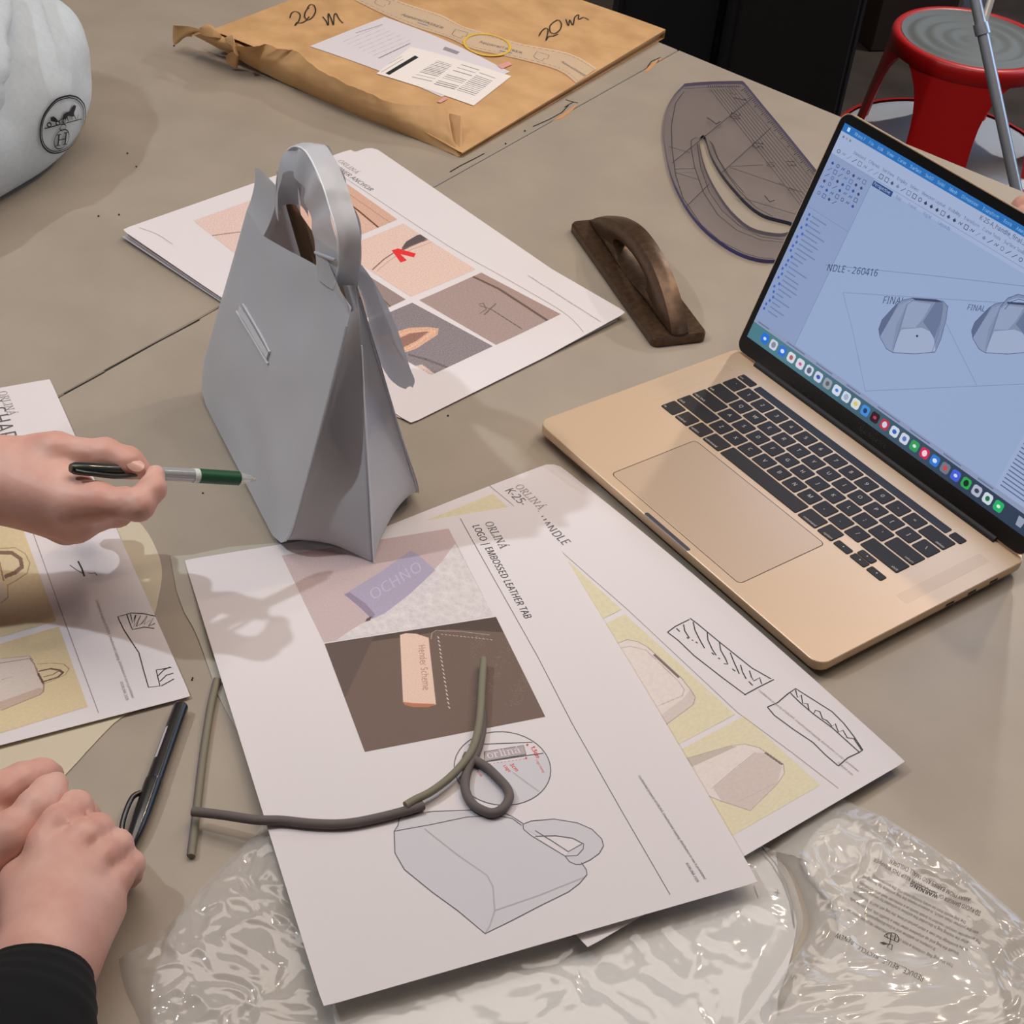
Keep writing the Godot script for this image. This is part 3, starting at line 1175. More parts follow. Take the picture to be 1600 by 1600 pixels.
func build_handle_sheet() -> void:
	var s := sheet([[866, 719, 0.0014], [1415, 1190, 0.009], [918, 1481, 0.0135]], func(a, b): return 0.008 * sin(PI * a) * maxf(0.0, 0.30 - b) * 2.0 - 0.001 * exp(-30.0 * (a * a + b * b)))
	var fn: Callable = s.fn
	var t := thing("printed_sheet", "handle print with yellow panels and two green-black marker sketches beside the laptop", "paper")
	obj("paper", sheet_mesh(s, 0.0015, 44, 32, 0.012), M.paper, t)
	var g := []
	for p in [[772, 771], [970, 953], [976, 960], [1149, 1116], [1156, 1122], [1288, 1223]]:
		g.append(solve(fn, Vector2(p[0], p[1]), Vector2(0.15, 0.06)))
	var bags := [[], [
		[[962, 1008], [980, 1001], [998, 1005], [1014, 1014], [1066, 1062], [1080, 1080], [1087, 1092], [1083, 1103], [1040, 1134], [990, 1160], [930, 1120]],
		[[1024, 1026], [1062, 1061]]], [
		[[1060, 1190], [1136, 1168], [1162, 1164], [1186, 1170], [1224, 1196], [1225, 1210], [1212, 1228], [1168, 1270], [1123, 1256], [1060, 1230]],
		[[1196, 1178], [1222, 1196]]]]
	for k in 3:
		var u0: float = g[k * 2].x
		var u1: float = g[k * 2 + 1].x
		var v0: float = (g[k * 2].y + g[k * 2 + 1].y) * 0.5
		var v1: float = v0 + 0.17
		var q := []
		for c in [[u0, v0], [u1, v0], [u1, v1], [u0, v1]]:
			var pp := proj(fn.call(c[0], c[1]))
			q.append([pp.x, pp.y])
		var im := pic(340, 400, rgb(217, 207, 174))
		if k > 0:
			var b: Array = bags[k]
			paint_poly(im, tx(q, b[0], im), rgb(222, 210, 203))
			if k == 1:
				paint_poly(im, tx(q, [[1038, 1136], [1084, 1103], [1087, 1092], [1080, 1080], [1074, 1085], [1068, 1094], [1020, 1128], [990, 1150]], im), rgb(208, 194, 186))
				paint_line(im, tx(q, [[960, 1016], [985, 1012], [1010, 1018], [1062, 1068], [1070, 1080], [1066, 1090], [1028, 1106]], im), 1.5, rgb(178, 164, 156))
			else:
				paint_poly(im, tx(q, [[1060, 1190], [1136, 1168], [1150, 1168], [1080, 1200], [1068, 1206]], im), rgb(190, 178, 166))
				paint_poly(im, tx(q, [[1123, 1256], [1110, 1235], [1178, 1178], [1192, 1178], [1222, 1200], [1212, 1228], [1168, 1270]], im), rgb(204, 188, 180))
				paint_line(im, tx(q, [[1108, 1236], [1150, 1200], [1180, 1177]], im), 1.5, rgb(170, 154, 146))
				paint_line(im, tx(q, [[1150, 1256], [1210, 1226]], im), 1.2, rgb(178, 164, 156))
			paint_line(im, tx(q, b[0] + [b[0][0]], im), 1.8, rgb(168, 152, 142))
			paint_line(im, tx(q, b[1], im), 5, rgb(112, 98, 90))
		grainy(im, 0.03, 0.08, 70 + k)
		obj("photo_print", panel(fn, q), pic_mat(im, 0.5), t)
	var ink := Mb.new()
	text(ink, fn, "K-25-A | HANDLE", [789, 767], [880, 852], sans)
	inks(t, "title_print", ink, M.ink_soft, "printed title K-25-A HANDLE")
	var pale := Mb.new()
	text(pale, fn, "ORLINÁ", [804, 760], [843, 797], serif)
	text(pale, fn, SMALL, [1184, 1079], [1340, 1206], sans)
	text(pale, fn, "©ORLINÁ 2026", [1308, 1192], [1331, 1212], sans)
	stroke(pale, fn, [[765, 759], [800, 788], [884, 868], [980, 952], [1152, 1113], [1240, 1178], [1310, 1232]], 0.0005)
	inks(t, "small_print", pale, M.ink_pale)
	var mk := Mb.new()
	var w := 0.0009
	for st in [
		[[1043, 988], [1055, 979], [1077, 968]], [[1078, 966], [1090, 975], [1120, 1000], [1150, 1024], [1175, 1044], [1205, 1061]],
		[[1043, 988], [1060, 1001], [1085, 1025], [1130, 1060], [1165, 1086]], [[1163, 1086], [1185, 1074], [1209, 1062]],
		[[1057, 982], [1062, 987]], [[1068, 976], [1070, 986], [1077, 997]], [[1083, 972], [1086, 985], [1095, 1003], [1101, 1013]],
		[[1105, 988], [1106, 1000], [1113, 1015], [1119, 1024]], [[1124, 1003], [1126, 1016], [1134, 1030], [1137, 1038], [1131, 1037]],
		[[1141, 1020], [1147, 1035], [1155, 1053]], [[1157, 1039], [1160, 1050], [1166, 1061]], [[1171, 1048], [1174, 1058], [1178, 1064], [1187, 1059], [1190, 1069]],
		[[1073, 996], [1076, 998]], [[1081, 1000], [1083, 1001]], [[1087, 1003], [1090, 1005]], [[1112, 1020], [1116, 1023]], [[1122, 1028], [1125, 1030]], [[1144, 1045], [1149, 1049]], [[1170, 1065], [1176, 1071]],
		[[1199, 1105], [1215, 1098], [1230, 1085], [1243, 1076], [1262, 1088], [1300, 1112], [1318, 1130], [1335, 1152], [1348, 1172], [1342, 1176], [1325, 1184], [1310, 1197]],
		[[1199, 1105], [1210, 1118], [1240, 1140], [1270, 1160], [1290, 1180], [1310, 1197]], [[1235, 1083], [1250, 1098], [1270, 1115], [1300, 1137], [1320, 1155], [1342, 1175]],
		[[1243, 1078], [1246, 1090], [1252, 1086], [1254, 1099], [1262, 1100], [1264, 1110], [1271, 1116], [1274, 1110], [1281, 1112], [1285, 1123], [1292, 1126], [1300, 1135], [1305, 1131], [1310, 1144], [1317, 1141], [1324, 1153], [1334, 1154], [1346, 1172]]]:
		stroke(mk, fn, st, w)
	inks(t, "marker_sketch", mk, M.marker, "green-black marker sketch of two bands")


func build_logo_sheet() -> void:
	var s := sheet([[833, 786, 0.0028], [1185, 1378, 0.0170], [505, 1573, 0.020], [288, 875, 0.0022]], func(a, b): return 0.004 * a * sin(PI * a) * (1.0 - b))
	var fn: Callable = s.fn
	logo_fn = fn
	var t := thing("printed_sheet", "logo print with lilac and tan leather tabs, topmost under the cords", "paper")
	obj("paper", sheet_mesh(s), M.paper, t)
	# photo of a lilac tab on fur
	var q := [[701, 826], [771, 962], [506, 1004], [440, 868]]
	var im := pic(330, 400, rgb(196, 176, 176))
	paint_poly(im, tx(q, [[520, 1004], [548, 985], [600, 955], [655, 915], [690, 880], [712, 850], [771, 962]], im), rgb(232, 224, 224))
	var fur := FastNoiseLite.new()
	fur.seed = 5
	fur.frequency = 0.03
	fur.noise_type = FastNoiseLite.TYPE_CELLULAR
	fur.cellular_return_type = FastNoiseLite.RETURN_DISTANCE
	fur.fractal_octaves = 3
	paint_each(im, func(x, y, c): return c * (1.0 + 0.13 * fur.get_noise_2d(x * 500, y * 700)) if c.r > 0.86 else c)
	paint_poly(im, tx(q, [[537, 931], [592, 897], [640, 862], [652, 868], [680, 893], [640, 930], [600, 960], [582, 968]], im), rgb(172, 162, 184))
	paint_poly(im, tx(q, [[537, 931], [546, 928], [570, 945], [585, 962], [580, 969], [560, 950]], im), rgb(146, 134, 154))
	paint_poly(im, tx(q, [[572, 968], [580, 964], [577, 971], [569, 973]], im), rgb(96, 74, 78))
	var a0: Vector2 = tx(q, [[583, 940]], im)[0]
	var a1: Vector2 = tx(q, [[660, 893]], im)[0]
	var up: Vector2 = tx(q, [[583, 940], [545, 872]], im)[1] - a0
	paint_text(im, "OCHNO", a0, a1 - a0, up.normalized() * (a1 - a0).length(), sans, rgb(190, 181, 204))
	grainy(im, 0.04, 0.15, 81)
	obj("photo_print", panel(fn, q, 0.00012, 16, 16), pic_mat(im, 0.5), t, "printed photo of a lilac tab on white fur")
	# photo of a tan tab on brown leather
	q = [[775, 964], [852, 1120], [570, 1175], [507, 1006]]
	im = pic(360, 420, rgb(112, 92, 82))
	paint_poly(im, tx(q, [[775, 964], [790, 990], [700, 984], [670, 990], [520, 1012], [507, 1006]], im), rgb(82, 66, 60))
	paint_poly(im, tx(q, [[507, 1006], [560, 1000], [585, 990], [540, 1095]], im), rgb(96, 80, 74))
	var rng := RandomNumberGenerator.new()
	rng.seed = 11
	for k in 900:
		var x := rng.randf_range(735, 835)
		var y := rng.randf_range(985, 1105)
		if sin(x * 0.11 + y * 0.07) + rng.randf() > 0.75:
			var w := tx(q, [[x, y], [x + 1.5, y + 0.6]], im)
			paint_line(im, w, 1.0, rgb(190, 165, 150), 0.4)
	for k in 18:
		var y := 996.0 + k * 6.5
		var x := 682.0 + k * 1.0
		paint_line(im, tx(q, [[x, y], [x + 2.5, y + 3.0]], im), 2.2, rgb(226, 216, 208))
	paint_line(im, tx(q, [[672, 1000], [673, 990], [680, 986], [720, 988], [765, 994]], im), 1.6, rgb(190, 172, 160))
	for k in 14:
		paint_line(im, tx(q, [[688 + k * 6, 992 + k * 0.7], [691 + k * 6, 993 + k * 0.7]], im), 1.8, rgb(206, 190, 178))
	paint_poly(im, tx(q, [[623, 993], [632, 990], [648, 991], [668, 998], [680, 1104], [668, 1107], [645, 1106], [629, 1101]], im), rgb(226, 196, 178))
	paint_poly(im, tx(q, [[629, 1100], [645, 1102], [680, 1103], [668, 1108], [645, 1108], [632, 1105]], im), rgb(186, 118, 84))
	a0 = tx(q, [[652, 1011]], im)[0]
	a1 = tx(q, [[660, 1082]], im)[0]
	up = tx(q, [[660, 1010]], im)[0] - a0
	paint_text(im, "Hender Scheme", a0, a1 - a0, up.normalized() * (a1 - a0).length(), sans, rgb(168, 122, 104))
	grainy(im, 0.12, 0.35, 82)
	obj("photo_print", panel(fn, q, 0.00012, 16, 16), pic_mat(im, 0.5), t, "printed photo of a tan tab on brown leather")
	# grey fills of the drawing
	var fill := Mb.new()
	filled(fill, fn, [[616, 1299], [617, 1333], [632, 1359], [675, 1394], [715, 1423], [758, 1459], [801, 1438], [847, 1414], [888, 1394], [905, 1381], [917, 1367], [915, 1355], [900, 1340], [884, 1338], [830, 1303], [817, 1290], [800, 1276], [784, 1269], [735, 1266], [678, 1268], [632, 1274], [624, 1280]])
	filled(fill, fn, [[817, 1288], [865, 1280], [902, 1286], [925, 1296], [940, 1311], [943, 1322], [936, 1334], [922, 1344], [907, 1351], [900, 1351], [883, 1338], [889, 1330], [905, 1322], [912, 1318], [895, 1310], [868, 1306], [840, 1307], [826, 1298]])
	var el := []
	for k in 40:
		var a := TAU * k / 40
		el.append([785 + 75.5 * cos(a), 1201 + 57.5 * sin(a) + 3.0 * cos(a)])
	var lower := el.filter(func(p): return p[1] > 1197 - (p[0] - 720) * 0.16)
	filled(fill, fn, lower)
	inks(t, "drawing_fill", fill, std(Color(0.80, 0.79, 0.81), 0.75))
	var tab := Mb.new()
	filled(tab, fn, [[757, 1175], [818, 1165], [822, 1179], [757, 1190]], 0.0003)
	inks(t, "drawing_tab", tab, std(Color(0.70, 0.65, 0.66), 0.75))
	tab = Mb.new()
	filled(tab, fn, [[632, 1276], [665, 1269], [666, 1274], [634, 1280]], 0.0003)
	inks(t, "drawing_tab", tab, std(Color(0.70, 0.65, 0.66), 0.75))
	var ln := Mb.new()
	stroke(ln, fn, el, 0.0006, 0.0003, false, true)
	for st in [
		[[732, 1164], [780, 1162], [832, 1160]], [[737, 1194], [795, 1185], [849, 1177]], [[757, 1175], [818, 1165], [822, 1179], [757, 1190], [757, 1175]],
		[[616, 1299], [617, 1333], [632, 1359], [675, 1394], [715, 1423], [758, 1459], [801, 1438], [847, 1414], [888, 1394], [905, 1381], [917, 1367], [916, 1359], [908, 1348]],
		[[616, 1299], [622, 1290], [624, 1279], [632, 1274], [678, 1268], [735, 1266], [784, 1269], [800, 1276], [817, 1287]],
		[[616, 1299], [672, 1289], [729, 1277], [772, 1274], [800, 1279], [815, 1290]],
		[[817, 1288], [830, 1283], [865, 1280], [902, 1286], [925, 1296], [940, 1311], [943, 1322], [936, 1334], [922, 1344], [907, 1351], [900, 1351], [890, 1347], [883, 1338]],
		[[817, 1288], [818, 1296], [830, 1306], [883, 1338], [902, 1337], [911, 1327], [912, 1319], [895, 1310], [868, 1306], [836, 1307]],
		[[836, 1298], [862, 1314], [888, 1331], [909, 1319]]]:
		stroke(ln, fn, st, 0.0006, 0.0003)
	stroke(ln, fn, [[663, 1250], [690, 1228], [708, 1209]], 0.0003, 0.0003)
	inks(t, "drawing_line", ln, M.ink_soft, "thin grey outline of a handbag and a round detail")
	for st in [[[663, 1295], [715, 1336], [761, 1368], [770, 1385], [773, 1423]], [[773, 1423], [840, 1400], [913, 1371]], [[773, 1423], [765, 1448], [758, 1459]], [[801, 1207], [842, 1237]]]:
		var fold := Mb.new()
		stroke(fold, fn, st, 0.0010, 0.00025)
		inks(t, "drawing_fold", fold, std(Color(0.70, 0.68, 0.70), 0.75))
	var red := Mb.new()
	text(red, fn, "3cm", [796, 1195], [806, 1206], bold)
	text(red, fn, "1,5cm", [829, 1167], [838, 1185], bold)
	text(red, fn, "Logo stamp", [837, 1188], [848, 1208], sans)
	text(red, fn, "Logo", [786, 1197], [795, 1207], bold)
	text(red, fn, "5cm", [744, 1206], [751, 1214], bold)
	for k in 11:
		stroke(red, fn, [[759 + k * 5.8, 1194.5 - k * 0.8], [762 + k * 5.8, 1194.1 - k * 0.8]], 0.0004)
	for c in [[759, 1194], [822, 1185], [824, 1164], [752, 1197]]:
		filled(red, fn, [[c[0] - 2, c[1]], [c[0], c[1] - 2], [c[0] + 2, c[1]], [c[0], c[1] + 2]], 0.0003)
	inks(t, "dimension_print", red, M.ink_red, "red printed dimensions")
	var white := Mb.new()
	text(white, fn, "orliná", [763, 1186], [814, 1177], serif, 0.0005)
	inks(t, "tab_lettering", white, std(Color(0.88, 0.85, 0.86), 0.75))
	var ink := Mb.new()
	text(ink, fn, "LOGO | EMBOSSED LEATHER TAB", [738, 822], [820, 967], sans)
	inks(t, "title_print", ink, M.ink, "printed title LOGO EMBOSSED LEATHER TAB")
	var pale := Mb.new()
	text(pale, fn, "ORLINÁ", [757, 817], [782, 858], serif)
	stroke(pale, fn, [[719, 810], [758, 880], [840, 1026], [893, 1129], [970, 1265], [1047, 1398]], 0.0005)
	inks(t, "line_print", pale, M.ink_soft)
	var tiny := Mb.new()
	text(tiny, fn, SMALL, [997, 1213], [1100, 1374], sans)
	text(tiny, fn, "©ORLINÁ 2026", [1071, 1349], [1089, 1379], sans)
	inks(t, "small_print", tiny, M.ink_soft)


# ---------------------------------------------------------------- laptop
func build_laptop() -> void:
	var t := thing("laptop", "open silver laptop with black keys and a drawing on its screen", "laptop")
	var th := 0.8628
	t.position = Vector3(0.013, TY, -1.1799)
	t.rotation.y = -th
	# local: x along the front edge, -z towards the hinge
	var W := 0.358
	var D := 0.246
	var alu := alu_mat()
	var map := func(x, y, h): return Vector3(x, h, -y)
	var out := rrect(W, D, 0.0115, 8)
	var b := Mb.new()
	prism(b, out, [[0.012, 0.0030], [0.004, 0.0042], [0.0006, 0.0075], [0.0, 0.0105], [0.0, 0.0160]], map, true, false)
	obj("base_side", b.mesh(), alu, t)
	var ch := Mb.new()
	prism(ch, out, [[0.0, 0.0160], [0.0006, 0.0165]], map, false, false)
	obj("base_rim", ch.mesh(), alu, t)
	var top := Mb.new()
	cap(top, inset(out, 0.0006), 0.0165, map)
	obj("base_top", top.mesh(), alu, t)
	for c in [[0.03, 0.025], [W - 0.03, 0.025], [0.03, D - 0.025], [W - 0.03, D - 0.025]]:
		var f := Mb.new()
		lathe(f, Vector3(c[0], 0, -c[1]), [Vector2(0.0, 0.0002), Vector2(0.006, 0.0002), Vector2(0.007, 0.001), Vector2(0.007, 0.0032)], 16)
		obj("foot", f.mesh(), M.black, t)
	var nt := Mb.new()
	prism(nt, rrect(0.056, 0.0045, 0.002, 4), [[0.0, 0.0164], [0.0004, 0.01668]], func(x, y, h): return Vector3(0.148 + x, h, -y + 0.0002))
	obj("finger_notch", nt.mesh(), std(Color(0.40, 0.40, 0.43), 0.4, 0.8), t)
	for k in 3:
		var pt := Mb.new()
		rbox(pt, Vector3(W - 0.0002, 0.0105, -0.150 - k * 0.027), Vector3(0.001, 0.0030, 0.010), 0.0004)
		obj("port", pt.mesh(), M.black, t)
	var tp := Mb.new()
	prism(tp, rrect(0.163, 0.096, 0.004, 4), [[0.0, 0.0163], [0.0, 0.01660], [0.0003, 0.01668]], func(x, y, h): return Vector3(0.0925 + x, h, -0.0105 - y))
	obj("trackpad", tp.mesh(), std(Color(0.82, 0.725, 0.625), 0.45, 0.55), t)
	var tl := Mb.new()
	prism(tl, rrect(0.1644, 0.0974, 0.0046, 4), [[0.0, 0.0163], [0.0, 0.01655]], func(x, y, h): return Vector3(0.0918 + x, h, -0.0098 - y))
	obj("trackpad_gap", tl.mesh(), std(Color(0.25, 0.22, 0.20), 0.5), t)
	for sx in [0.0145, W - 0.0265]:
		var gr := Mb.new()
		prism(gr, rrect(0.012, 0.102, 0.002, 3), [[0.0, 0.0164], [0.0, 0.01655]], func(x, y, h): return Vector3(sx + x, h, -0.112 - y))
		obj("speaker_grille", gr.mesh(), relief(std(Color(0.84, 0.74, 0.63), 0.5, 0.55), noise_tex(0.4, Color.BLACK, Color.WHITE, 4, 64, 1), 0.01), t)
	var key_mat := std(Color(0.115, 0.092, 0.078), 0.62)
	var leg := std(Color(0.80, 0.76, 0.72), 0.6)
	# keyboard well: pale frame proud of the keys' gaps
	var rows := [
		[["fn", 1.0], ["control", 1.0], ["option", 1.0], ["command", 1.24], ["", 5.16], ["command", 1.24], ["option", 1.0]],
		[["shift", 2.32], ["Z", 1], ["X", 1], ["C", 1], ["V", 1], ["B", 1], ["N", 1], ["M", 1], [",", 1], [".", 1], ["/", 1], ["shift", 2.32]],
		[["caps lock", 1.82], ["A", 1], ["S", 1], ["D", 1], ["F", 1], ["G", 1], ["H", 1], ["J", 1], ["K", 1], ["L", 1], [";", 1], ["'", 1], ["return", 1.82]],
		[["tab", 1.54], ["Q", 1], ["W", 1], ["E", 1], ["R", 1], ["T", 1], ["Y", 1], ["U", 1], ["I", 1], ["O", 1], ["P", 1], ["[", 1], ["]", 1], ["\\", 1.1]],
		[["`", 1], ["1", 1], ["2", 1], ["3", 1], ["4", 1], ["5", 1], ["6", 1], ["7", 1], ["8", 1], ["9", 1], ["0", 1], ["-", 1], ["=", 1], ["delete", 1.64]]]
	var kx0 := 0.0365
	var ky0 := 0.1135
	var pit := 0.01905
	var gap := 0.0022
	var topf := func(u, v): return Vector3(u, 0.01735, -v)
	for r in rows.size():
		var x := kx0
		for k in rows[r]:
			var w: float = k[1] * pit - gap
			key(t, x, ky0 + r * 0.0189, w, 0.0189 - gap, k[0], key_mat, leg)
			x += w + gap
		if r == 0:
			key(t, x, ky0, pit - gap, 0.0080, "•", key_mat, leg)
			key(t, x + pit, ky0, pit - gap, 0.0080, "•", key_mat, leg)
			key(t, x + pit, ky0 + 0.0087, pit - gap, 0.0080, "•", key_mat, leg)
			key(t, x + pit * 2, ky0, pit - gap, 0.0080, "•", key_mat, leg)
	var yb := ky0 + 5 * 0.0189
	key(t, kx0, yb, 0.0190, 0.0092, "esc", key_mat, leg)
	key(t, kx0 + 0.2655, yb, 0.0135, 0.0092, "", key_mat, leg)
	var tb := Mb.new()
	prism(tb, rrect(0.240, 0.0092, 0.0015, 3), [[0.0, 0.0164], [0.0002, 0.0170]], func(x, y, h): return Vector3(kx0 + 0.0225 + x, h, -yb - y))
	var tbm := std(Color(0.055, 0.045, 0.042), 0.4)
	obj("touch_strip", tb.mesh(), tbm, t, "black touch strip above the number keys")
	build_lid(t, W, D)


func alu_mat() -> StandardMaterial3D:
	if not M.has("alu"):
		M.alu = std(Color(0.87, 0.765, 0.645), 0.45, 0.55)  # silver tinted gold: the warm ceiling reflection is put into the colour
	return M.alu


func key(t: Node, x: float, y: float, w: float, d: float, s: String, mat: Material, leg: Material) -> void:
	var m := Mb.new()
	prism(m, rrect(w, d, 0.0016, 3), [[0.0, 0.0163], [0.0, 0.0169], [0.0004, 0.0172]], func(a, b, h): return Vector3(x + a, h, -y - b))
	var k := obj("key", m.mesh(), mat, t)
	if s == "":
		return
	var g := Mb.new()
	var tt := text_tris(s, sans)
	if tt[0].is_empty():
		return
	var wide: float = tt[2].x - tt[1].x
	var big := s.length() == 1
	var hgt := 0.0042 if big else 0.0025
	var len := wide * hgt / 0.24
	var at := Vector2(x + (w - len) * 0.5, y + d * 0.5 - hgt * 0.45)
	if not big:
		at = Vector2(x + 0.0016, y + 0.0018) if x < 0.18 else Vector2(x + w - len - 0.0016, y + 0.0018)
	for i in range(0, tt[0].size(), 3):
		var id := []
		for j in 3:
			var p: Vector2 = tt[0][i + j]
			id.append(g.vert(Vector3(at.x + (p.x - tt[1].x) / wide * len, 0.01728, -(at.y + p.y / wide * len))))
		var n := (g.v[id[1]] - g.v[id[0]]).cross(g.v[id[2]] - g.v[id[0]])
		if n.y > 0:
			g.tri(id[0], id[1], id[2])
		else:
			g.tri(id[0], id[2], id[1])
	obj("legend", g.mesh(), leg, k)


func build_lid(t: Node3D, W: float, D: float) -> void:
	var ang := deg_to_rad(108.5)
	var hz := 0.2385
	var dn := Vector3(0, sin(ang), cos(ang))         # up the lid, local
	dn = Vector3(0, sin(ang), -(-cos(ang)))
	var o := Vector3(0, 0.0185, -hz)
	var nf := Vector3(0, -dn.z, dn.y)                 # towards the user
	if nf.z < 0:
		nf = -nf
	var H := 0.2435
	var lid_map := func(x, y, h): return o + Vector3(x, 0, 0) + dn * y + nf * h
	var shell := Mb.new()
	prism(shell, rrect(W, H, 0.0105, 8), [[0.001, -0.0050], [0.0, -0.0040], [0.0, -0.0006]], lid_map)
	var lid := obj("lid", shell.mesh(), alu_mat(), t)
	var bz := Mb.new()
	prism(bz, rrect(W - 0.0016, H - 0.0012, 0.0100, 8), [[0.0, -0.0006], [0.0003, 0.0]], func(x, y, h): return lid_map.call(x + 0.0008, y + 0.0004, h), false)
	var glass := std(Color(0.012, 0.012, 0.014), 0.25)
	obj("bezel", bz.mesh(), glass, lid, "black glass bezel")
	# the lit screen
	var sx0 := 0.0075
	var sx1 := W - 0.0075
	var sy0 := 0.0165
	var sy1 := H - 0.0095
	var inv := t.transform
	var world := func(u, v): return inv * (lid_map.call(u, v, 0.0002))
	var img := screen_picture(world, sx0, sx1, sy0, sy1)
	var sm := Mb.new()
	sm.grid(1, 1, func(a, b): return lid_map.call(lerpf(sx0, sx1, a), lerpf(sy1, sy0, b), 0.0002))
	var mat := std(Color(0.02, 0.02, 0.02), 0.25)
	mat.emission_enabled = true
	mat.emission_texture = ImageTexture.create_from_image(img)
	mat.emission = Color.WHITE
	mat.emission_operator = BaseMaterial3D.EMISSION_OP_MULTIPLY
	mat.emission_energy_multiplier = 0.92 / EXPO
	mat.texture_repeat = false
	obj("screen", sm.mesh(), mat, lid, "lit screen with a drawing program")
	var nm := Mb.new()
	text_uv(nm, func(u, v): return lid_map.call(u, v, 0.0), "MacBook Pro", Vector2(W * 0.5 - 0.016, 0.0070), Vector2(0.032, 0), Vector2(0, 0.032), sans, 0.0)
	for i in nm.v.size():
		nm.v[i] += nf * 0.0003
	obj("bezel_lettering", nm.mesh(), std(Color(0.22, 0.22, 0.23), 0.5), lid)
	var hg := Mb.new()
	tube(hg, [Vector3(0.030, 0.0165, -hz - 0.001), Vector3(W - 0.030, 0.0165, -hz - 0.001)], [0.0042, 0.0042], 14, true)
	obj("hinge", hg.mesh(), M.black, t)
	var l := AreaLight3D.new()
	l.name = "screen_light"
	l.area_size = Vector2(0.33, 0.21)
	l.light_color = Color(0.62, 0.74, 0.95)
	l.light_energy = 0.02
	l.shadow_enabled = true
	add_child(l)
	var mid: Vector3 = world.call(W * 0.5, H * 0.5)
	var nn := (inv.basis * nf).normalized()
	l.look_at_from_position(mid + nn * 0.002, mid + nn, Vector3.UP)


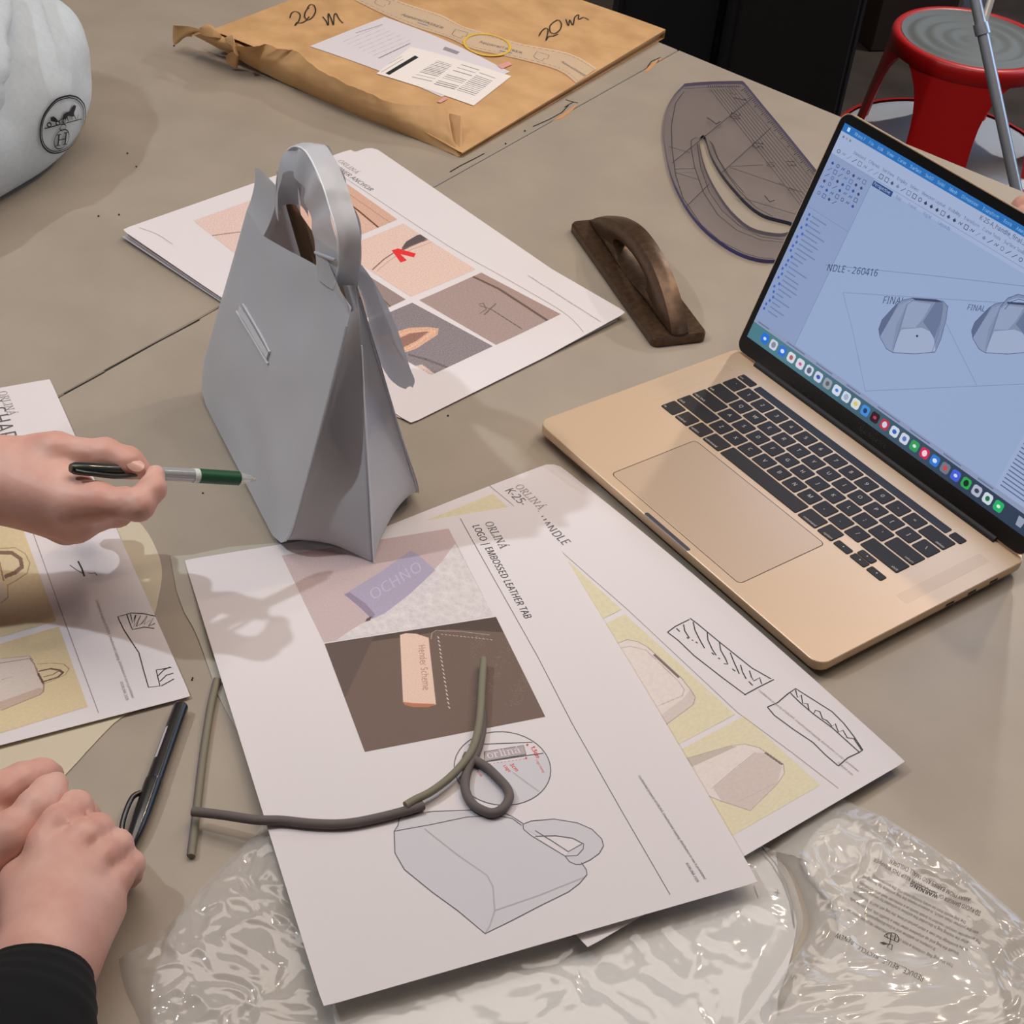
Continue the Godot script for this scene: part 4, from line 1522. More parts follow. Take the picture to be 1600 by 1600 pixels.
func screen_picture(world: Callable, x0: float, x1: float, y0: float, y1: float) -> Image:
	var w := 1400
	var h := int(w * (y1 - y0) / (x1 - x0))
	var im := pic(w, h, rgb(150, 170, 206))
	var S := func(px, py): # photograph pixel -> picture pixel
		var q := solve(world, Vector2(px, py), Vector2(0.1, 0.1))
		return Vector2((q.x - x0) / (x1 - x0) * w, (y1 - q.y) / (y1 - y0) * h)
	var L := func(pts: Array):
		var out := []
		for p in pts:
			out.append(S.call(p[0], p[1]))
		return out
	# menu bar
	im.fill_rect(Rect2i(0, 0, w, 30), rgb(42, 110, 182))
	var rng := RandomNumberGenerator.new()
	rng.seed = 3
	paint_text(im, "Rhino 7     File     Edit     View     Curve     Surface     SubD     Solid     Mesh     Dimension     Transform     Tools     Analyze     Render     Panels     Window     Help", Vector2(60, 22), Vector2(1080, 0), Vector2(0, -1080), sans, rgb(150, 196, 240))
	im.fill_rect(Rect2i(22, 7, 12, 15), rgb(190, 220, 250))
	# title and tool rows
	im.fill_rect(Rect2i(0, 30, w, 104), rgb(163, 178, 212))
	for k in 3:
		im.fill_rect(Rect2i(16 + k * 17, 42, 8, 8), [rgb(120, 110, 140), rgb(150, 150, 170), rgb(110, 130, 120)][k])
	paint_text(im, "K-25-A_handle_final.3dm", Vector2(680, 54), Vector2(230, 0), Vector2(0, -230), sans, rgb(70, 84, 120))
	paint_text(im, "Standard    CPlanes    Set View    Display    Select    Viewport Layout    Visibility    Transform    Curve Tools    Surface Tools    Solid Tools    SubD Tools    Mesh Tools    Render Tools", Vector2(90, 80), Vector2(1180, 0), Vector2(0, -1180), sans, rgb(92, 104, 140))
	for k in 46:
		var c: Color = [rgb(70, 78, 110), rgb(104, 116, 150), rgb(58, 62, 84), rgb(120, 132, 166)][rng.randi() % 4]
		var x := 20 + k * 27
		tool_icon(im, rng, Vector2(x, 92), 15.0, c)
	im.fill_rect(Rect2i(0, 118, w, 2), rgb(132, 148, 186))
	# left tool column
	im.fill_rect(Rect2i(0, 120, 218, h - 160), rgb(140, 158, 196))
	for r in 6:
		for k in 7:
			var x := 18 + k * 27
			var y := 140 + r * 24
			var c: Color = [rgb(52, 78, 152), rgb(80, 96, 150), rgb(66, 66, 110)][rng.randi() % 3]
			if r == 5 and k > 3:
				continue
			tool_icon(im, rng, Vector2(x, y), 14.0, c)
	im.fill_rect(Rect2i(0, 330, 218, 2), rgb(120, 138, 178))
	for r in 22:
		var y := 350 + r * 19
		if y > h - 120:
			break
		im.fill_rect(Rect2i(14 + (rng.randi() % 3) * 8, y, 9, 10), rgb(62, 100, 190))
		im.fill_rect(Rect2i(40, y + 2, 30 + rng.randi() % 70, 5), rgb(112, 130, 172))
	im.fill_rect(Rect2i(217, 120, 2, h - 160), rgb(118, 136, 176))
	# drawing tabs
	im.fill_rect(Rect2i(222, 124, 96, 20), rgb(44, 72, 128))
	paint_text(im, "Perspective", Vector2(228, 139), Vector2(80, 0), Vector2(0, -80), sans, rgb(190, 206, 236))
	paint_text(im, "Top        Front        Right        Layouts", Vector2(336, 139), Vector2(260, 0), Vector2(0, -260), sans, rgb(104, 122, 170))
	# lines of the drawing
	var fine := rgb(116, 132, 168)
	paint_line(im, L.call([[1290, 414], [1450, 430], [1600, 447], [1700, 458]]), 2.0, fine)
	paint_line(im, L.call([[1317, 457], [1410, 463], [1600, 475]]), 1.6, fine)
	paint_line(im, L.call([[1317, 457], [1333, 520], [1352, 611]]), 1.6, fine)
	paint_line(im, L.call([[1352, 611], [1600, 600], [1700, 598]]), 1.6, fine)
	paint_line(im, L.call([[1478, 505], [1526, 602]]), 1.6, fine)
	# headings, seen in perspective
	var ti := func(s: String, a: Array, b: Array, u: Array, c: Color):
		var A: Vector2 = S.call(a[0], a[1])
		var B: Vector2 = S.call(b[0], b[1])
		var U: Vector2 = S.call(u[0], u[1])
		paint_text(im, s, A, B - A, (U - A).normalized() * (B - A).length(), sans, c)
	ti.call("NDLE - 260416", [1292, 423], [1370, 432], [1299, 398], rgb(58, 72, 104))
	ti.call("FINAL", [1379, 474], [1412, 476], [1383, 460], rgb(70, 84, 116))
	ti.call("FINAL", [1511, 484], [1538, 487], [1515, 472], rgb(70, 84, 116))
	# the modelled bags
	for dx in [[0.0, 0.0], [145.0, 6.0]]:
		var sh := func(pts: Array):
			var o := []
			for p in pts:
				o.append([p[0] + dx[0], p[1] + (p[1] - 550.0) * 0.0 + dx[1] * (1.0 - (p[1] - 466.0) / 90.0)])
			return L.call(o)
		var body := [[1373, 514], [1378, 500], [1400, 476], [1410, 469], [1425, 466], [1462, 468], [1474, 471], [1481, 479], [1478, 500], [1470, 530], [1461, 550], [1430, 553], [1395, 551], [1385, 545], [1375, 527]]
		paint_poly(im, sh.call(body), rgb(128, 142, 172))
		paint_poly(im, sh.call([[1373, 514], [1378, 500], [1400, 476], [1404, 474], [1390, 500], [1375, 526]]), rgb(92, 104, 138))
		paint_poly(im, sh.call([[1375, 526], [1391, 498], [1406, 476], [1420, 470], [1400, 510], [1393, 550], [1385, 545]]), rgb(138, 152, 184))
		paint_poly(im, sh.call([[1394, 550], [1408, 515], [1440, 512], [1458, 520], [1462, 549], [1430, 553]]), rgb(160, 174, 204))
		paint_poly(im, sh.call([[1408, 512], [1420, 470], [1455, 475], [1442, 498], [1430, 512]]), rgb(146, 160, 192))
		paint_poly(im, sh.call([[1442, 503], [1462, 472], [1474, 474], [1470, 500], [1460, 530], [1452, 516]]), rgb(104, 118, 152))
		paint_line(im, sh.call([[1395, 551], [1405, 515], [1417, 476], [1426, 470]]), 1.5, rgb(84, 98, 132))
		paint_line(im, sh.call([[1456, 551], [1466, 520], [1473, 482]]), 1.5, rgb(84, 98, 132))
		paint_line(im, sh.call(body + [body[0]]), 2.0, rgb(74, 86, 118))
		paint_poly(im, sh.call([[1424, 465], [1463, 468], [1474, 473], [1430, 469]]), rgb(58, 66, 94))
		if dx[0] > 0.0:
			paint_line(im, sh.call([[1418, 476], [1430, 462], [1445, 456], [1462, 460], [1470, 474]]), 9.0, rgb(126, 140, 172))
			paint_line(im, sh.call([[1418, 474], [1430, 459], [1446, 453], [1465, 458]]), 2.0, rgb(64, 76, 108))
			paint_line(im, sh.call([[1425, 478], [1434, 466], [1446, 461], [1458, 464]]), 2.0, rgb(64, 76, 108))
	paint_poly(im, L.call([[1432, 523], [1435, 524], [1434, 527], [1431, 526]]), rgb(40, 44, 70))
	# right hand side panel
	im.fill_rect(Rect2i(w - 190, 140, 190, h - 190), rgb(158, 174, 208))
	for r in 18:
		im.fill_rect(Rect2i(w - 176, h - 360 + r * 15, 60 + rng.randi() % 80, 4), rgb(88, 100, 136))
	# status bar
	im.fill_rect(Rect2i(0, h - 84, w, 18), rgb(142, 154, 186))
	for k in 8:
		im.fill_rect(Rect2i(20 + k * 160, h - 78, 60 + (k * 37) % 50, 5), rgb(104, 116, 150))
	# dock
	for x in w:
		var f := float(x) / w
		im.fill_rect(Rect2i(x, h - 66, 1, 66), rgb(74, 124, 138).lerp(rgb(46, 62, 84), clampf(f * 1.6 - 0.25, 0, 1)))
	var icons := [[rgb(30, 110, 220), rgb(210, 230, 250)], [rgb(206, 210, 224), rgb(130, 140, 160)], [rgb(44, 110, 216), rgb(214, 228, 248)], [rgb(216, 220, 228), rgb(176, 96, 96)], [rgb(216, 216, 226), rgb(196, 90, 150)], [rgb(208, 214, 228), rgb(90, 100, 130)], [rgb(204, 212, 230), rgb(56, 84, 180)], [rgb(150, 158, 166), rgb(88, 96, 108)], [rgb(210, 220, 236), rgb(50, 124, 220)], [rgb(206, 216, 232), rgb(160, 176, 204)], [rgb(214, 220, 226), rgb(220, 200, 96)], [rgb(64, 140, 220), rgb(30, 52, 96)], [rgb(44, 12, 26), rgb(196, 50, 96)], [rgb(180, 50, 76), rgb(216, 210, 220)], [rgb(208, 218, 232), rgb(40, 96, 190)], [rgb(206, 214, 232), rgb(90, 120, 190)], [rgb(48, 156, 92), rgb(206, 240, 216)], [rgb(208, 40, 84), rgb(240, 214, 224)], [rgb(44, 120, 214), rgb(214, 230, 248)], [rgb(110, 120, 140), rgb(208, 70, 70)], [rgb(70, 96, 220), rgb(208, 218, 240)], [rgb(40, 170, 84), rgb(16, 40, 30)], [rgb(180, 186, 204), rgb(60, 66, 86)], [rgb(210, 220, 230), rgb(30, 110, 76)], [rgb(36, 178, 104), rgb(210, 246, 224)]]
	for k in icons.size():
		var cx := 62 + k * 49
		var rr := []
		for p in rrect(38, 38, 10, 4):
			rr.append(p + Vector2(cx, h - 54))
		paint_poly(im, rr, icons[k][0])
		var c := Vector2(cx + 19, h - 35)
		var c2 := []
		for a in 10:
			c2.append(c + Vector2(cos(a * TAU / 10), sin(a * TAU / 10)) * (8.0 + (k * 7) % 4) * Vector2(1.0, 0.8 + 0.3 * (k % 2)))
		paint_poly(im, c2, icons[k][1])
	paint_poly(im, [Vector2(w - 62, h - 52), Vector2(w - 30, h - 52), Vector2(w - 35, h - 18), Vector2(w - 57, h - 18)], rgb(150, 160, 182))
	return im


func tool_icon(im: Image, rng: RandomNumberGenerator, at: Vector2, s: float, c: Color) -> void:
	match rng.randi() % 5:
		0:
			paint_line(im, [at + Vector2(0, s), at + Vector2(s, 0)], 2.5, c)
		1:
			paint_line(im, [at, at + Vector2(s, 0), at + Vector2(s, s), at + Vector2(0, s), at], 2.0, c)
		2:
			paint_poly(im, [at + Vector2(s * 0.5, 0), at + Vector2(s, s * 0.6), at + Vector2(s * 0.5, s), at + Vector2(0, s * 0.6)], c)
		3:
			var p := []
			for k in 9:
				p.append(at + Vector2(s, s) * 0.5 + Vector2(cos(k * TAU / 8), sin(k * TAU / 8)) * s * 0.45)
			paint_line(im, p, 2.2, c)
		4:
			paint_line(im, [at + Vector2(0, s * 0.8), at + Vector2(s * 0.3, s * 0.2), at + Vector2(s * 0.7, s * 0.7), at + Vector2(s, s * 0.1)], 2.2, c)


# ---------------------------------------------------------------- handbag mock-up of frosted vinyl
var bag_o := Vector3(-0.183, TY + 0.0036, -1.122)
var bag_a := Vector3(-0.48083, 0, -0.87681)   # along the bag, from the near end to the far end
var bag_w := Vector3(-0.87681, 0, 0.48083)    # across, towards the pen

func bag(s: float, h: float, w: float) -> Vector3:
	return bag_o + bag_a * s + Vector3(0, h, 0) + bag_w * w


func bag_half(h: float) -> float:
	return 0.0655 - 0.0545 * pow(clampf(h / 0.2, 0.0, 1.15), 0.95)


func pw(pts: Array, x: float) -> float:
	# piecewise linear (smoothed) lookup
	if x <= pts[0][0]:
		return pts[0][1]
	for i in range(1, pts.size()):
		if x <= pts[i][0]:
			return lerpf(pts[i - 1][1], pts[i][1], (x - pts[i - 1][0]) / (pts[i][0] - pts[i - 1][0]))
	return pts[-1][1]


func build_mockup() -> void:
	var t := thing("handbag_mockup", "frosted grey vinyl handbag mock-up with a looped handle standing on the table", "handbag")
	var vinyl := std(Color(0.775, 0.78, 0.80, 0.94), 0.36)
	vinyl.transparency = BaseMaterial3D.TRANSPARENCY_ALPHA
	vinyl.backlight_enabled = true
	vinyl.backlight = Color(0.42, 0.43, 0.45)
	vinyl.cull_mode = BaseMaterial3D.CULL_DISABLED
	var fold_highlight := std(Color(0.93, 0.94, 0.96), 0.3)  # pale colour for highlights painted along the fold edges
	var nz := FastNoiseLite.new()
	nz.seed = 21
	nz.frequency = 7.0
	nz.fractal_octaves = 2
	var corner := func(h, r): return r - sqrt(maxf(0.0, r * r - (r - h) * (r - h))) if h < r else 0.0
	var back_end := func(h): return 0.112 - 0.005 * h / 0.215
	var front_end := func(h, side): return (-0.136 + 0.02 * h / 0.2065) if side > 0 else (-0.1115 + 0.028 * h / 0.2)
	var low_top := func(s): return pw([[-0.2, 0.212], [-0.07, 0.212], [-0.051, 0.2055], [0.063, 0.173], [0.2, 0.173]], s)
	var wof := func(s, h, side):
		var w := bag_half(h)
		w += 0.0040 * nz.get_noise_2d(s, h + side * 3.0) * clampf((s + 0.125) / 0.05, 0.0, 1.0) * clampf((0.105 - s) / 0.05, 0.0, 1.0) * clampf((0.17 - h) / 0.06, 0.0, 1.0) * clampf(h / 0.03, 0.0, 1.0)
		# the front panel is pushed in a little where the slot pulls on it
		if side > 0:
			w -= 0.005 * exp(-pow((s + 0.035) / 0.03, 2.0) - pow((h - 0.16) / 0.035, 2.0))
			w += 0.003 * exp(-pow((s - 0.05) / 0.05, 2.0) - pow((h - 0.07) / 0.05, 2.0))
		return side * maxf(0.008, w)
	var panel_fns := {}
	for side in [1.0, -1.0]:
		var low := func(a, b):
			var s0 := lerpf(0.108, -0.125, a)
			var h: float = b * low_top.call(s0)
			var c: float = corner.call(h, 0.030)
			var s := lerpf(back_end.call(h) - c, front_end.call(h, side) + c, a)
			return bag(s, h + 0.0012, wof.call(s, h, side))
		var m := Mb.new()
		m.grid(48, 40, low)
		# the ears on both sides of the hand hole
		m.grid(8, 10, func(a, b):
			var h := lerpf(0.173, lerpf(0.2155, 0.225, a) - 0.004 * exp(-a * 14.0), b)
			var s := lerpf(back_end.call(h) if b < 0.98 else 0.1065, lerpf(0.063, 0.050, b), a)
			return bag(s, h + 0.0012, side * lerpf(bag_half(h), 0.011, b)))
		m.grid(8, 6, func(a, b):
			var h := lerpf(0.2055, lerpf(0.232, 0.214, a), b)
			var s := lerpf(-0.051 - 0.004 * b, front_end.call(h, side) + 0.004 * b, a)
			return bag(s, h + 0.0012, side * lerpf(bag_half(h), 0.011, b)))
		# handle face
		var outer := smooth_path([Vector2(0.054, 0.204), Vector2(0.0565, 0.221), Vector2(0.0516, 0.238), Vector2(0.0373, 0.259), Vector2(0.0144, 0.278), Vector2(-0.0153, 0.2877), Vector2(-0.0473, 0.281), Vector2(-0.0661, 0.270), Vector2(-0.0837, 0.2557), Vector2(-0.0885, 0.234), Vector2(-0.081, 0.208)], 6)
		var inner := smooth_path([Vector2(0.040, 0.200), Vector2(0.0425, 0.214), Vector2(0.040, 0.228), Vector2(0.0294, 0.2465), Vector2(0.0095, 0.260), Vector2(-0.0120, 0.261), Vector2(-0.0253, 0.2533), Vector2(-0.0376, 0.2409), Vector2(-0.0440, 0.231), Vector2(-0.0490, 0.2194), Vector2(-0.0526, 0.2019)], 6)
		var hn := outer.size() - 1
		var hm := Mb.new()
		var face_fn := func(a, b):
			var k := roundi(a * hn)
			var p: Vector2 = inner[k].lerp(outer[k], b)
			var pinch = 0.0020 * sin(a * 44.0) * exp(-pow((a - 0.5) / 0.22, 2.0)) + 0.0016 * sin(a * 25.0 + 1.0) * b
			return bag(p.x, p.y, side * (0.0125 + pinch - 0.0035 * b * b))
		hm.grid(hn, 6, face_fn)
		obj("front_panel" if side > 0 else "back_panel", m.mesh(), vinyl, t)
		var hd := obj("handle", hm.mesh(), vinyl, t)
		if side > 0:
			panel_fns.front = low
			var band := Mb.new()
			band.grid(hn, 4, func(a, b):
				var k := roundi(a * hn)
				var p: Vector2 = outer[k]
				var lift_ = 0.002 * sin(b * PI) + 0.0008 * sin(a * 70.0) * exp(-pow((a - 0.45) / 0.2, 2.0))
				return bag(p.x, p.y + lift_, lerpf(0.009, -0.009, b)))
			obj("handle_band", band.mesh(), vinyl, hd)
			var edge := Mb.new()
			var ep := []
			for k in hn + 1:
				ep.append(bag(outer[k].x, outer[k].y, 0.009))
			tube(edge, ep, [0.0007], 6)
			obj("edge_highlight", edge.mesh(), fold_highlight, hd)  # thin bright line, the painted highlight of the handle edge
			for sk in [[outer[hn - 7], inner[hn - 7]]]:
				var dk := Mb.new()
				var q0: Vector2 = sk[0]
				var q1: Vector2 = sk[1]
				tube(dk, [bag(q0.x, q0.y, 0.0115), bag(q1.x, q1.y, 0.0125)], [0.0014], 6)
				obj("crease", dk.mesh(), vinyl, hd)
	# gussets: folded outwards along a middle ridge
	var ridge := [[0.0, -0.163], [0.06, -0.148], [0.12, -0.132], [0.186, -0.116], [0.213, -0.109]]
	for e in [1.0, -1.0]:
		var g := Mb.new()
		var gf := func(a, b):
			var h: float = b * 0.207
			var c: float = absf(a * 2.0 - 1.0)
			var sd := 1.0 if a < 0.5 else -1.0
			var w: float = maxf(0.006, bag_half(h) - 0.0008)
			var s_in: float
			var s_r: float
			if e > 0:
				s_in = front_end.call(h, sd) + 0.0015 + corner.call(h, 0.030)
				s_r = pw(ridge, h)
			else:
				s_in = back_end.call(h) - 0.0015 - corner.call(h, 0.030)
				s_r = 0.135 - 0.06 * h / 0.2
			var k := pow(1.0 - c, 1.35)
			var s := lerpf(s_in, s_r, k)
			var dent: float = 0.026 * exp(-pow((h - 0.105) / 0.055, 2.0)) * sin(PI * c) * (1.0 if sd > 0 else 0.35)
			dent += 0.006 * exp(-pow((h - 0.055) / 0.02, 2.0)) * sin(PI * c) * (-1.0 if sd > 0 else 0.0)
			var lift_ = 0.0012 + 0.003 * pow(1.0 - b, 6.0) * sin(PI * c)
			return bag(s + dent * e, h + lift_, sd * w * c)
		g.grid(40, 44, gf)
		obj("gusset", g.mesh(), vinyl, t)
		if e > 0:
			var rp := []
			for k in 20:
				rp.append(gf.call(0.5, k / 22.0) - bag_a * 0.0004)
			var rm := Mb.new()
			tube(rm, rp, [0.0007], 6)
			obj("ridge_highlight", rm.mesh(), fold_highlight, t)  # bright line that paints the light caught by the ridge
			for sd in [0.0, 1.0]:
				var sp := []
				for k in 21:
					var b := 0.05 + 0.9 * k / 20.0
					sp.append(gf.call(0.0 if sd == 0.0 else 1.0, b))
				var sm := Mb.new()
				tube(sm, sp, [0.0013], 8)
				obj("side_weld", sm.mesh(), vinyl, t)
	var bt := Mb.new()
	var bp := PackedVector2Array([Vector2(-0.105, 0.060), Vector2(-0.150, 0.0), Vector2(-0.082, -0.060), Vector2(0.080, -0.060), Vector2(0.120, 0.0), Vector2(0.080, 0.060)])
	cap(bt, bp, 0.0022, func(x, y, h): return bag(x, h, y))
	obj("base_panel", bt.mesh(), vinyl, t)
	# added brown sheets in place of the dim warm light inside
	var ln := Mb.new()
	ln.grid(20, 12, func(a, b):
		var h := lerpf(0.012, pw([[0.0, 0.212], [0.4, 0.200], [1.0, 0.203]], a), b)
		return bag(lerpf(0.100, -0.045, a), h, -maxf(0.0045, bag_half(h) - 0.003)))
	var kraft := std(Color(0.56, 0.42, 0.30), 0.8)  # brown that stands for dim light coming through the vinyl
	obj("inner_dimness", ln.mesh(), kraft, t, "brown sheet added for the dim warm light inside, seen through the hand hole")
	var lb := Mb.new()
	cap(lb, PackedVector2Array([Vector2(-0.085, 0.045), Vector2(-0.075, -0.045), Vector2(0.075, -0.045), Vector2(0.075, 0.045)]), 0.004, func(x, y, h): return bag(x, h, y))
	obj("inner_dimness", lb.mesh(), kraft, t)
	# closing tongue that sticks out past the near end
	var le := [[533, 396, -0.010], [552, 432, -0.015], [568, 468, -0.020], [578, 510, -0.027], [590, 556, -0.034], [606, 588, -0.040], [622, 603, -0.043], [634, 608, -0.045]]
	var ri := [[546, 392, -0.010], [576, 428, -0.015], [601, 470, -0.020], [617, 505, -0.027], [630, 541, -0.034], [641, 576, -0.040], [648, 594, -0.043], [645, 606, -0.045]]
	var L := []
	var R := []
	for k in le.size():
		L.append(on_plane(le[k][0], le[k][1], bag_o + bag_w * le[k][2], bag_w))
		R.append(on_plane(ri[k][0], ri[k][1], bag_o + bag_w * ri[k][2], bag_w))
	L = smooth_path(L, 4)
	R = smooth_path(R, 4)
	var tm := Mb.new()
	var tn := L.size() - 1
	tm.grid(tn, 6, func(a, b):
		var k := roundi(a * tn)
		return L[k].lerp(R[k], b) + Vector3(0, 0.002 * sin(b * PI), 0))
	obj("closing_tongue", tm.mesh(), vinyl, t, "rounded vinyl tongue sticking out past the near end")
	# welt of the slot on the front panel
	var fn := func(u, v):
		var h: float = v
		var s: float = 0.1 - u
		return bag(s, h, wof.call(s, h, 1.0))
	seed_uv = Vector2(0.1, 0.13)
	var pale := vinyl.duplicate()
	pale.albedo_color = Color(0.86, 0.86, 0.87, 0.97)
	var wl := Mb.new()
	stroke(wl, fn, [[377, 482], [390, 502], [406, 530], [422, 556]], 0.0060, 0.0024)
	for e in [[[372, 487], [402, 537], [421, 569]], [[382, 476], [409, 522], [424, 551]]]:
		var ed := []
		var gg := seed_uv
		for q in e:
			gg = solve(fn, Vector2(q[0], q[1]), gg)
			ed.append(lift(fn, gg, 0.0012))
		tube(wl, smooth_path(ed, 5), [0.0011], 8)
	obj("slot_welt", wl.mesh(), pale, t, "welded slot strip on the front panel")
	seed_uv = Vector2(0.15, 0.15)


# ---------------------------------------------------------------- parcel
func build_parcel() -> void:
	var t := thing("parcel", "torn brown kraft mailer with shipping label and printed tape", "parcel")
	var kraft := tex(std(Color(0.84, 0.67, 0.47), 0.62), noise_tex(0.02, Color(0.86, 0.84, 0.80), Color(1, 1, 1), 12, 256, 5), 3.0)
	var inside := kraft
	var fl := P(330, 50, 0.030)
	var fr := P(722, 239, 0.006)
	var br := P(1040, 46, 0.013)
	var bl := fl + br - fr
	bl.y = TY + 0.016
	var s := sheet_at([fl, fr, br, bl], func(a, b): return 0.011 * pow(sin(PI * clampf(a * 0.85 + 0.08, 0, 1)), 1.0) * pow(1.0 - b, 1.2) * (1.0 - pow(a, 6.0)) + 0.006 * sin(PI * a) * sin(PI * b) + 0.0025 * sin(a * 9.0 + b * 5.0) * b * (1.0 - a))
	var fn: Callable = s.fn
	var lu: float = s.lu
	var lv: float = s.lv
	var m := Mb.new()
	m.grid(50, 44, func(a, b): return fn.call(a * lu, b * lv))
	obj("top_ply", m.mesh(), kraft, t)
	# side walls and bottom ply
	var sd := Mb.new()
	sd.grid(44, 3, func(a, b):
		var p: Vector3 = fn.call(lu, a * lv)
		var q := p - Vector3(0.004, 0, 0.002)
		q.y = TY + 0.001
		return p.lerp(q, b) + Vector3(0.002, 0, 0.001) * sin(b * TAU))
	sd.grid(44, 3, func(a, b):
		var p: Vector3 = fn.call(0.0, a * lv)
		var q := p
		q.y = TY + 0.001 + 0.016 * pow(1.0 - a, 3.0)
		return p.lerp(q, b))
	sd.grid(50, 2, func(a, b):
		var p: Vector3 = fn.call(a * lu, lv)
		var q := p
		q.y = TY + 0.001
		return p.lerp(q, b))
	obj("side_fold", sd.mesh(), kraft, t)
	var bm := Mb.new()
	bm.grid(20, 20, func(a, b):
		var p: Vector3 = fn.call(a * lu, b * lv)
		return Vector3(p.x, TY + 0.001 + 0.016 * pow(1.0 - b, 3.0) * pow(1.0 - a, 2.0), p.z))
	obj("bottom_ply", bm.mesh(), inside, t)
	# torn end: the lower ply rolls up over the mouth
	var lo := smooth_path([Vector3(297, 52, 0.022), Vector3(342, 76, 0.016), Vector3(400, 108, 0.006), Vector3(460, 137, 0.001), Vector3(560, 182, 0.0006), Vector3(660, 221, 0.0006), Vector3(717, 245, 0.0006)], 14)
	var hi := smooth_path([Vector3(322, 47, 0.040), Vector3(345, 55, 0.042), Vector3(372, 68, 0.043), Vector3(395, 73, 0.044), Vector3(415, 70, 0.044), Vector3(440, 77, 0.044), Vector3(463, 80, 0.044), Vector3(483, 98, 0.042), Vector3(515, 118, 0.040), Vector3(549, 135, 0.038), Vector3(578, 146, 0.037), Vector3(612, 161, 0.035), Vector3(653, 164, 0.034), Vector3(684, 166, 0.033), Vector3(700, 170, 0.032)], 6)
	var rg := FastNoiseLite.new()
	rg.seed = 33
	rg.frequency = 0.35
	var fm := Mb.new()
	var flap := func(a, b):
		var p: Vector3 = lo[roundi(a * (lo.size() - 1))]
		var q: Vector3 = hi[roundi(a * (hi.size() - 1))]
		var rag = 2.4 * rg.get_noise_1d(a * 60.0) * b
		var A := P(p.x, p.y, p.z)
		var C := P(q.x, q.y + rag, q.z)
		var B = A.lerp(C, 0.45) + Vector3(-0.006, 0.006, 0.012) * (1.0 - 0.6 * a)
		return A.bezier_interpolate(B, B, C, b) + Vector3(0, 0.0012, 0.0008) * rg.get_noise_2d(a * 40.0, b * 9.0)
	fm.grid(84, 12, flap)
	obj("torn_flap", fm.mesh(), inside, t, "rolled-up torn edge of the mailer")
	# fold at the near corner
	var cf := Mb.new()
	cf.poly([P(700, 201, 0.014), P(717, 245, 0.001), P(720, 181, 0.028), P(702, 177, 0.030)])
	cf.poly([P(717, 245, 0.001), P(723, 240, 0.002), P(721, 181, 0.028)])
	obj("corner_fold", cf.mesh(), kraft, t)
	# curled scraps at the far end of the tear
	for c in [
		[[[272, 40, 0.036], [300, 42, 0.040], [318, 50, 0.042], [300, 56, 0.030]], [[270, 46, 0.024], [272, 70, 0.010], [290, 58, 0.020], [300, 58, 0.022]]],
		[[[310, 44, 0.046], [325, 38, 0.052], [336, 44, 0.050], [344, 54, 0.044]], [[314, 54, 0.038], [325, 57, 0.040], [336, 58, 0.042], [346, 60, 0.040]]],
		[[[352, 88, 0.020], [360, 82, 0.026], [370, 80, 0.030], [374, 86, 0.026]], [[354, 98, 0.010], [362, 104, 0.006], [370, 107, 0.004], [373, 96, 0.012]]],
		[[[350, 60, 0.044], [362, 54, 0.050], [366, 62, 0.048], [368, 72, 0.044]], [[352, 66, 0.040], [362, 72, 0.040], [366, 82, 0.036], [372, 88, 0.030]]]]:
		var sm := Mb.new()
		var A: Array = smooth_path(c[0].map(func(p): return P(p[0], p[1], p[2])), 4)
		var B: Array = smooth_path(c[1].map(func(p): return P(p[0], p[1], p[2])), 4)
		sm.grid(12, 4, func(a, b): return A[roundi(a * 12)].lerp(B[roundi(a * 12)], b) + Vector3(0, 0.003 * sin(b * PI), 0))
		obj("torn_scrap", sm.mesh(), inside, t)
	# labels
	seed_uv = Vector2(lu * 0.5, lv * 0.3)
	var q := [[601, 27], [797, 113], [690, 152], [484, 73]]
	var im := pic(420, 260, rgb(222, 216, 220))
	var rng := RandomNumberGenerator.new()
	rng.seed = 9
	for k in 7:
		var y := 40.0 + k * 11.0
		var a := [535.0 + k * 8.0, 68.0 + k * 4.0]
		paint_line(im, tx(q, [a, [a[0] + 58, a[1] - 24]], im), 1.4, rgb(150, 146, 156), 0.6)
	paint_line(im, tx(q, [[555, 54], [597, 41]], im), 3, rgb(110, 108, 122), 0.8)
	paint_line(im, tx(q, [[592, 96], [640, 74]], im), 4, rgb(96, 94, 106), 0.7)
	paint_poly(im, tx(q, [[696, 79], [719, 87], [714, 91], [692, 84]], im), rgb(150, 146, 152))
	obj("address_label", panel(fn, q, 0.0006, 12, 8), pic_mat(im, 0.35), t, "white address label under clear film")
	q = [[642, 74], [799, 120], [740, 166], [588, 116]]
	im = pic(840, 600, rgb(238, 230, 224))
	paint_poly(im, tx(q, [[602, 116], [608, 119], [654, 92], [648, 89]], im), rgb(40, 40, 44))
	paint_line(im, tx(q, [[596, 114], [630, 94]], im), 6, rgb(120, 116, 116), 0.7)
	paint_line(im, tx(q, [[590, 110], [628, 90]], im), 5, rgb(120, 116, 116), 0.7)
	for b in [[[683, 98], [706, 105], [672, 132], [641, 125]], [[721, 104], [748, 112], [707, 144], [675, 136]], [[752, 114], [776, 122], [739, 153], [711, 145]]]:
		for k in 14:
			if rng.randf() < 0.2:
				continue
			var f := k / 14.0
			var a0 := Vector2(b[0][0], b[0][1]).lerp(Vector2(b[3][0], b[3][1]), f)
			var a1 := Vector2(b[1][0], b[1][1]).lerp(Vector2(b[2][0], b[2][1]), f)
			paint_line(im, tx(q, [[a0.x, a0.y], [a1.x, a1.y]], im), rng.randf_range(5.0, 11.0), rgb(92, 88, 86))
	obj("barcode_label", panel(fn, q, 0.0009, 12, 8), pic_mat(im, 0.45), t, "white label with three barcodes")
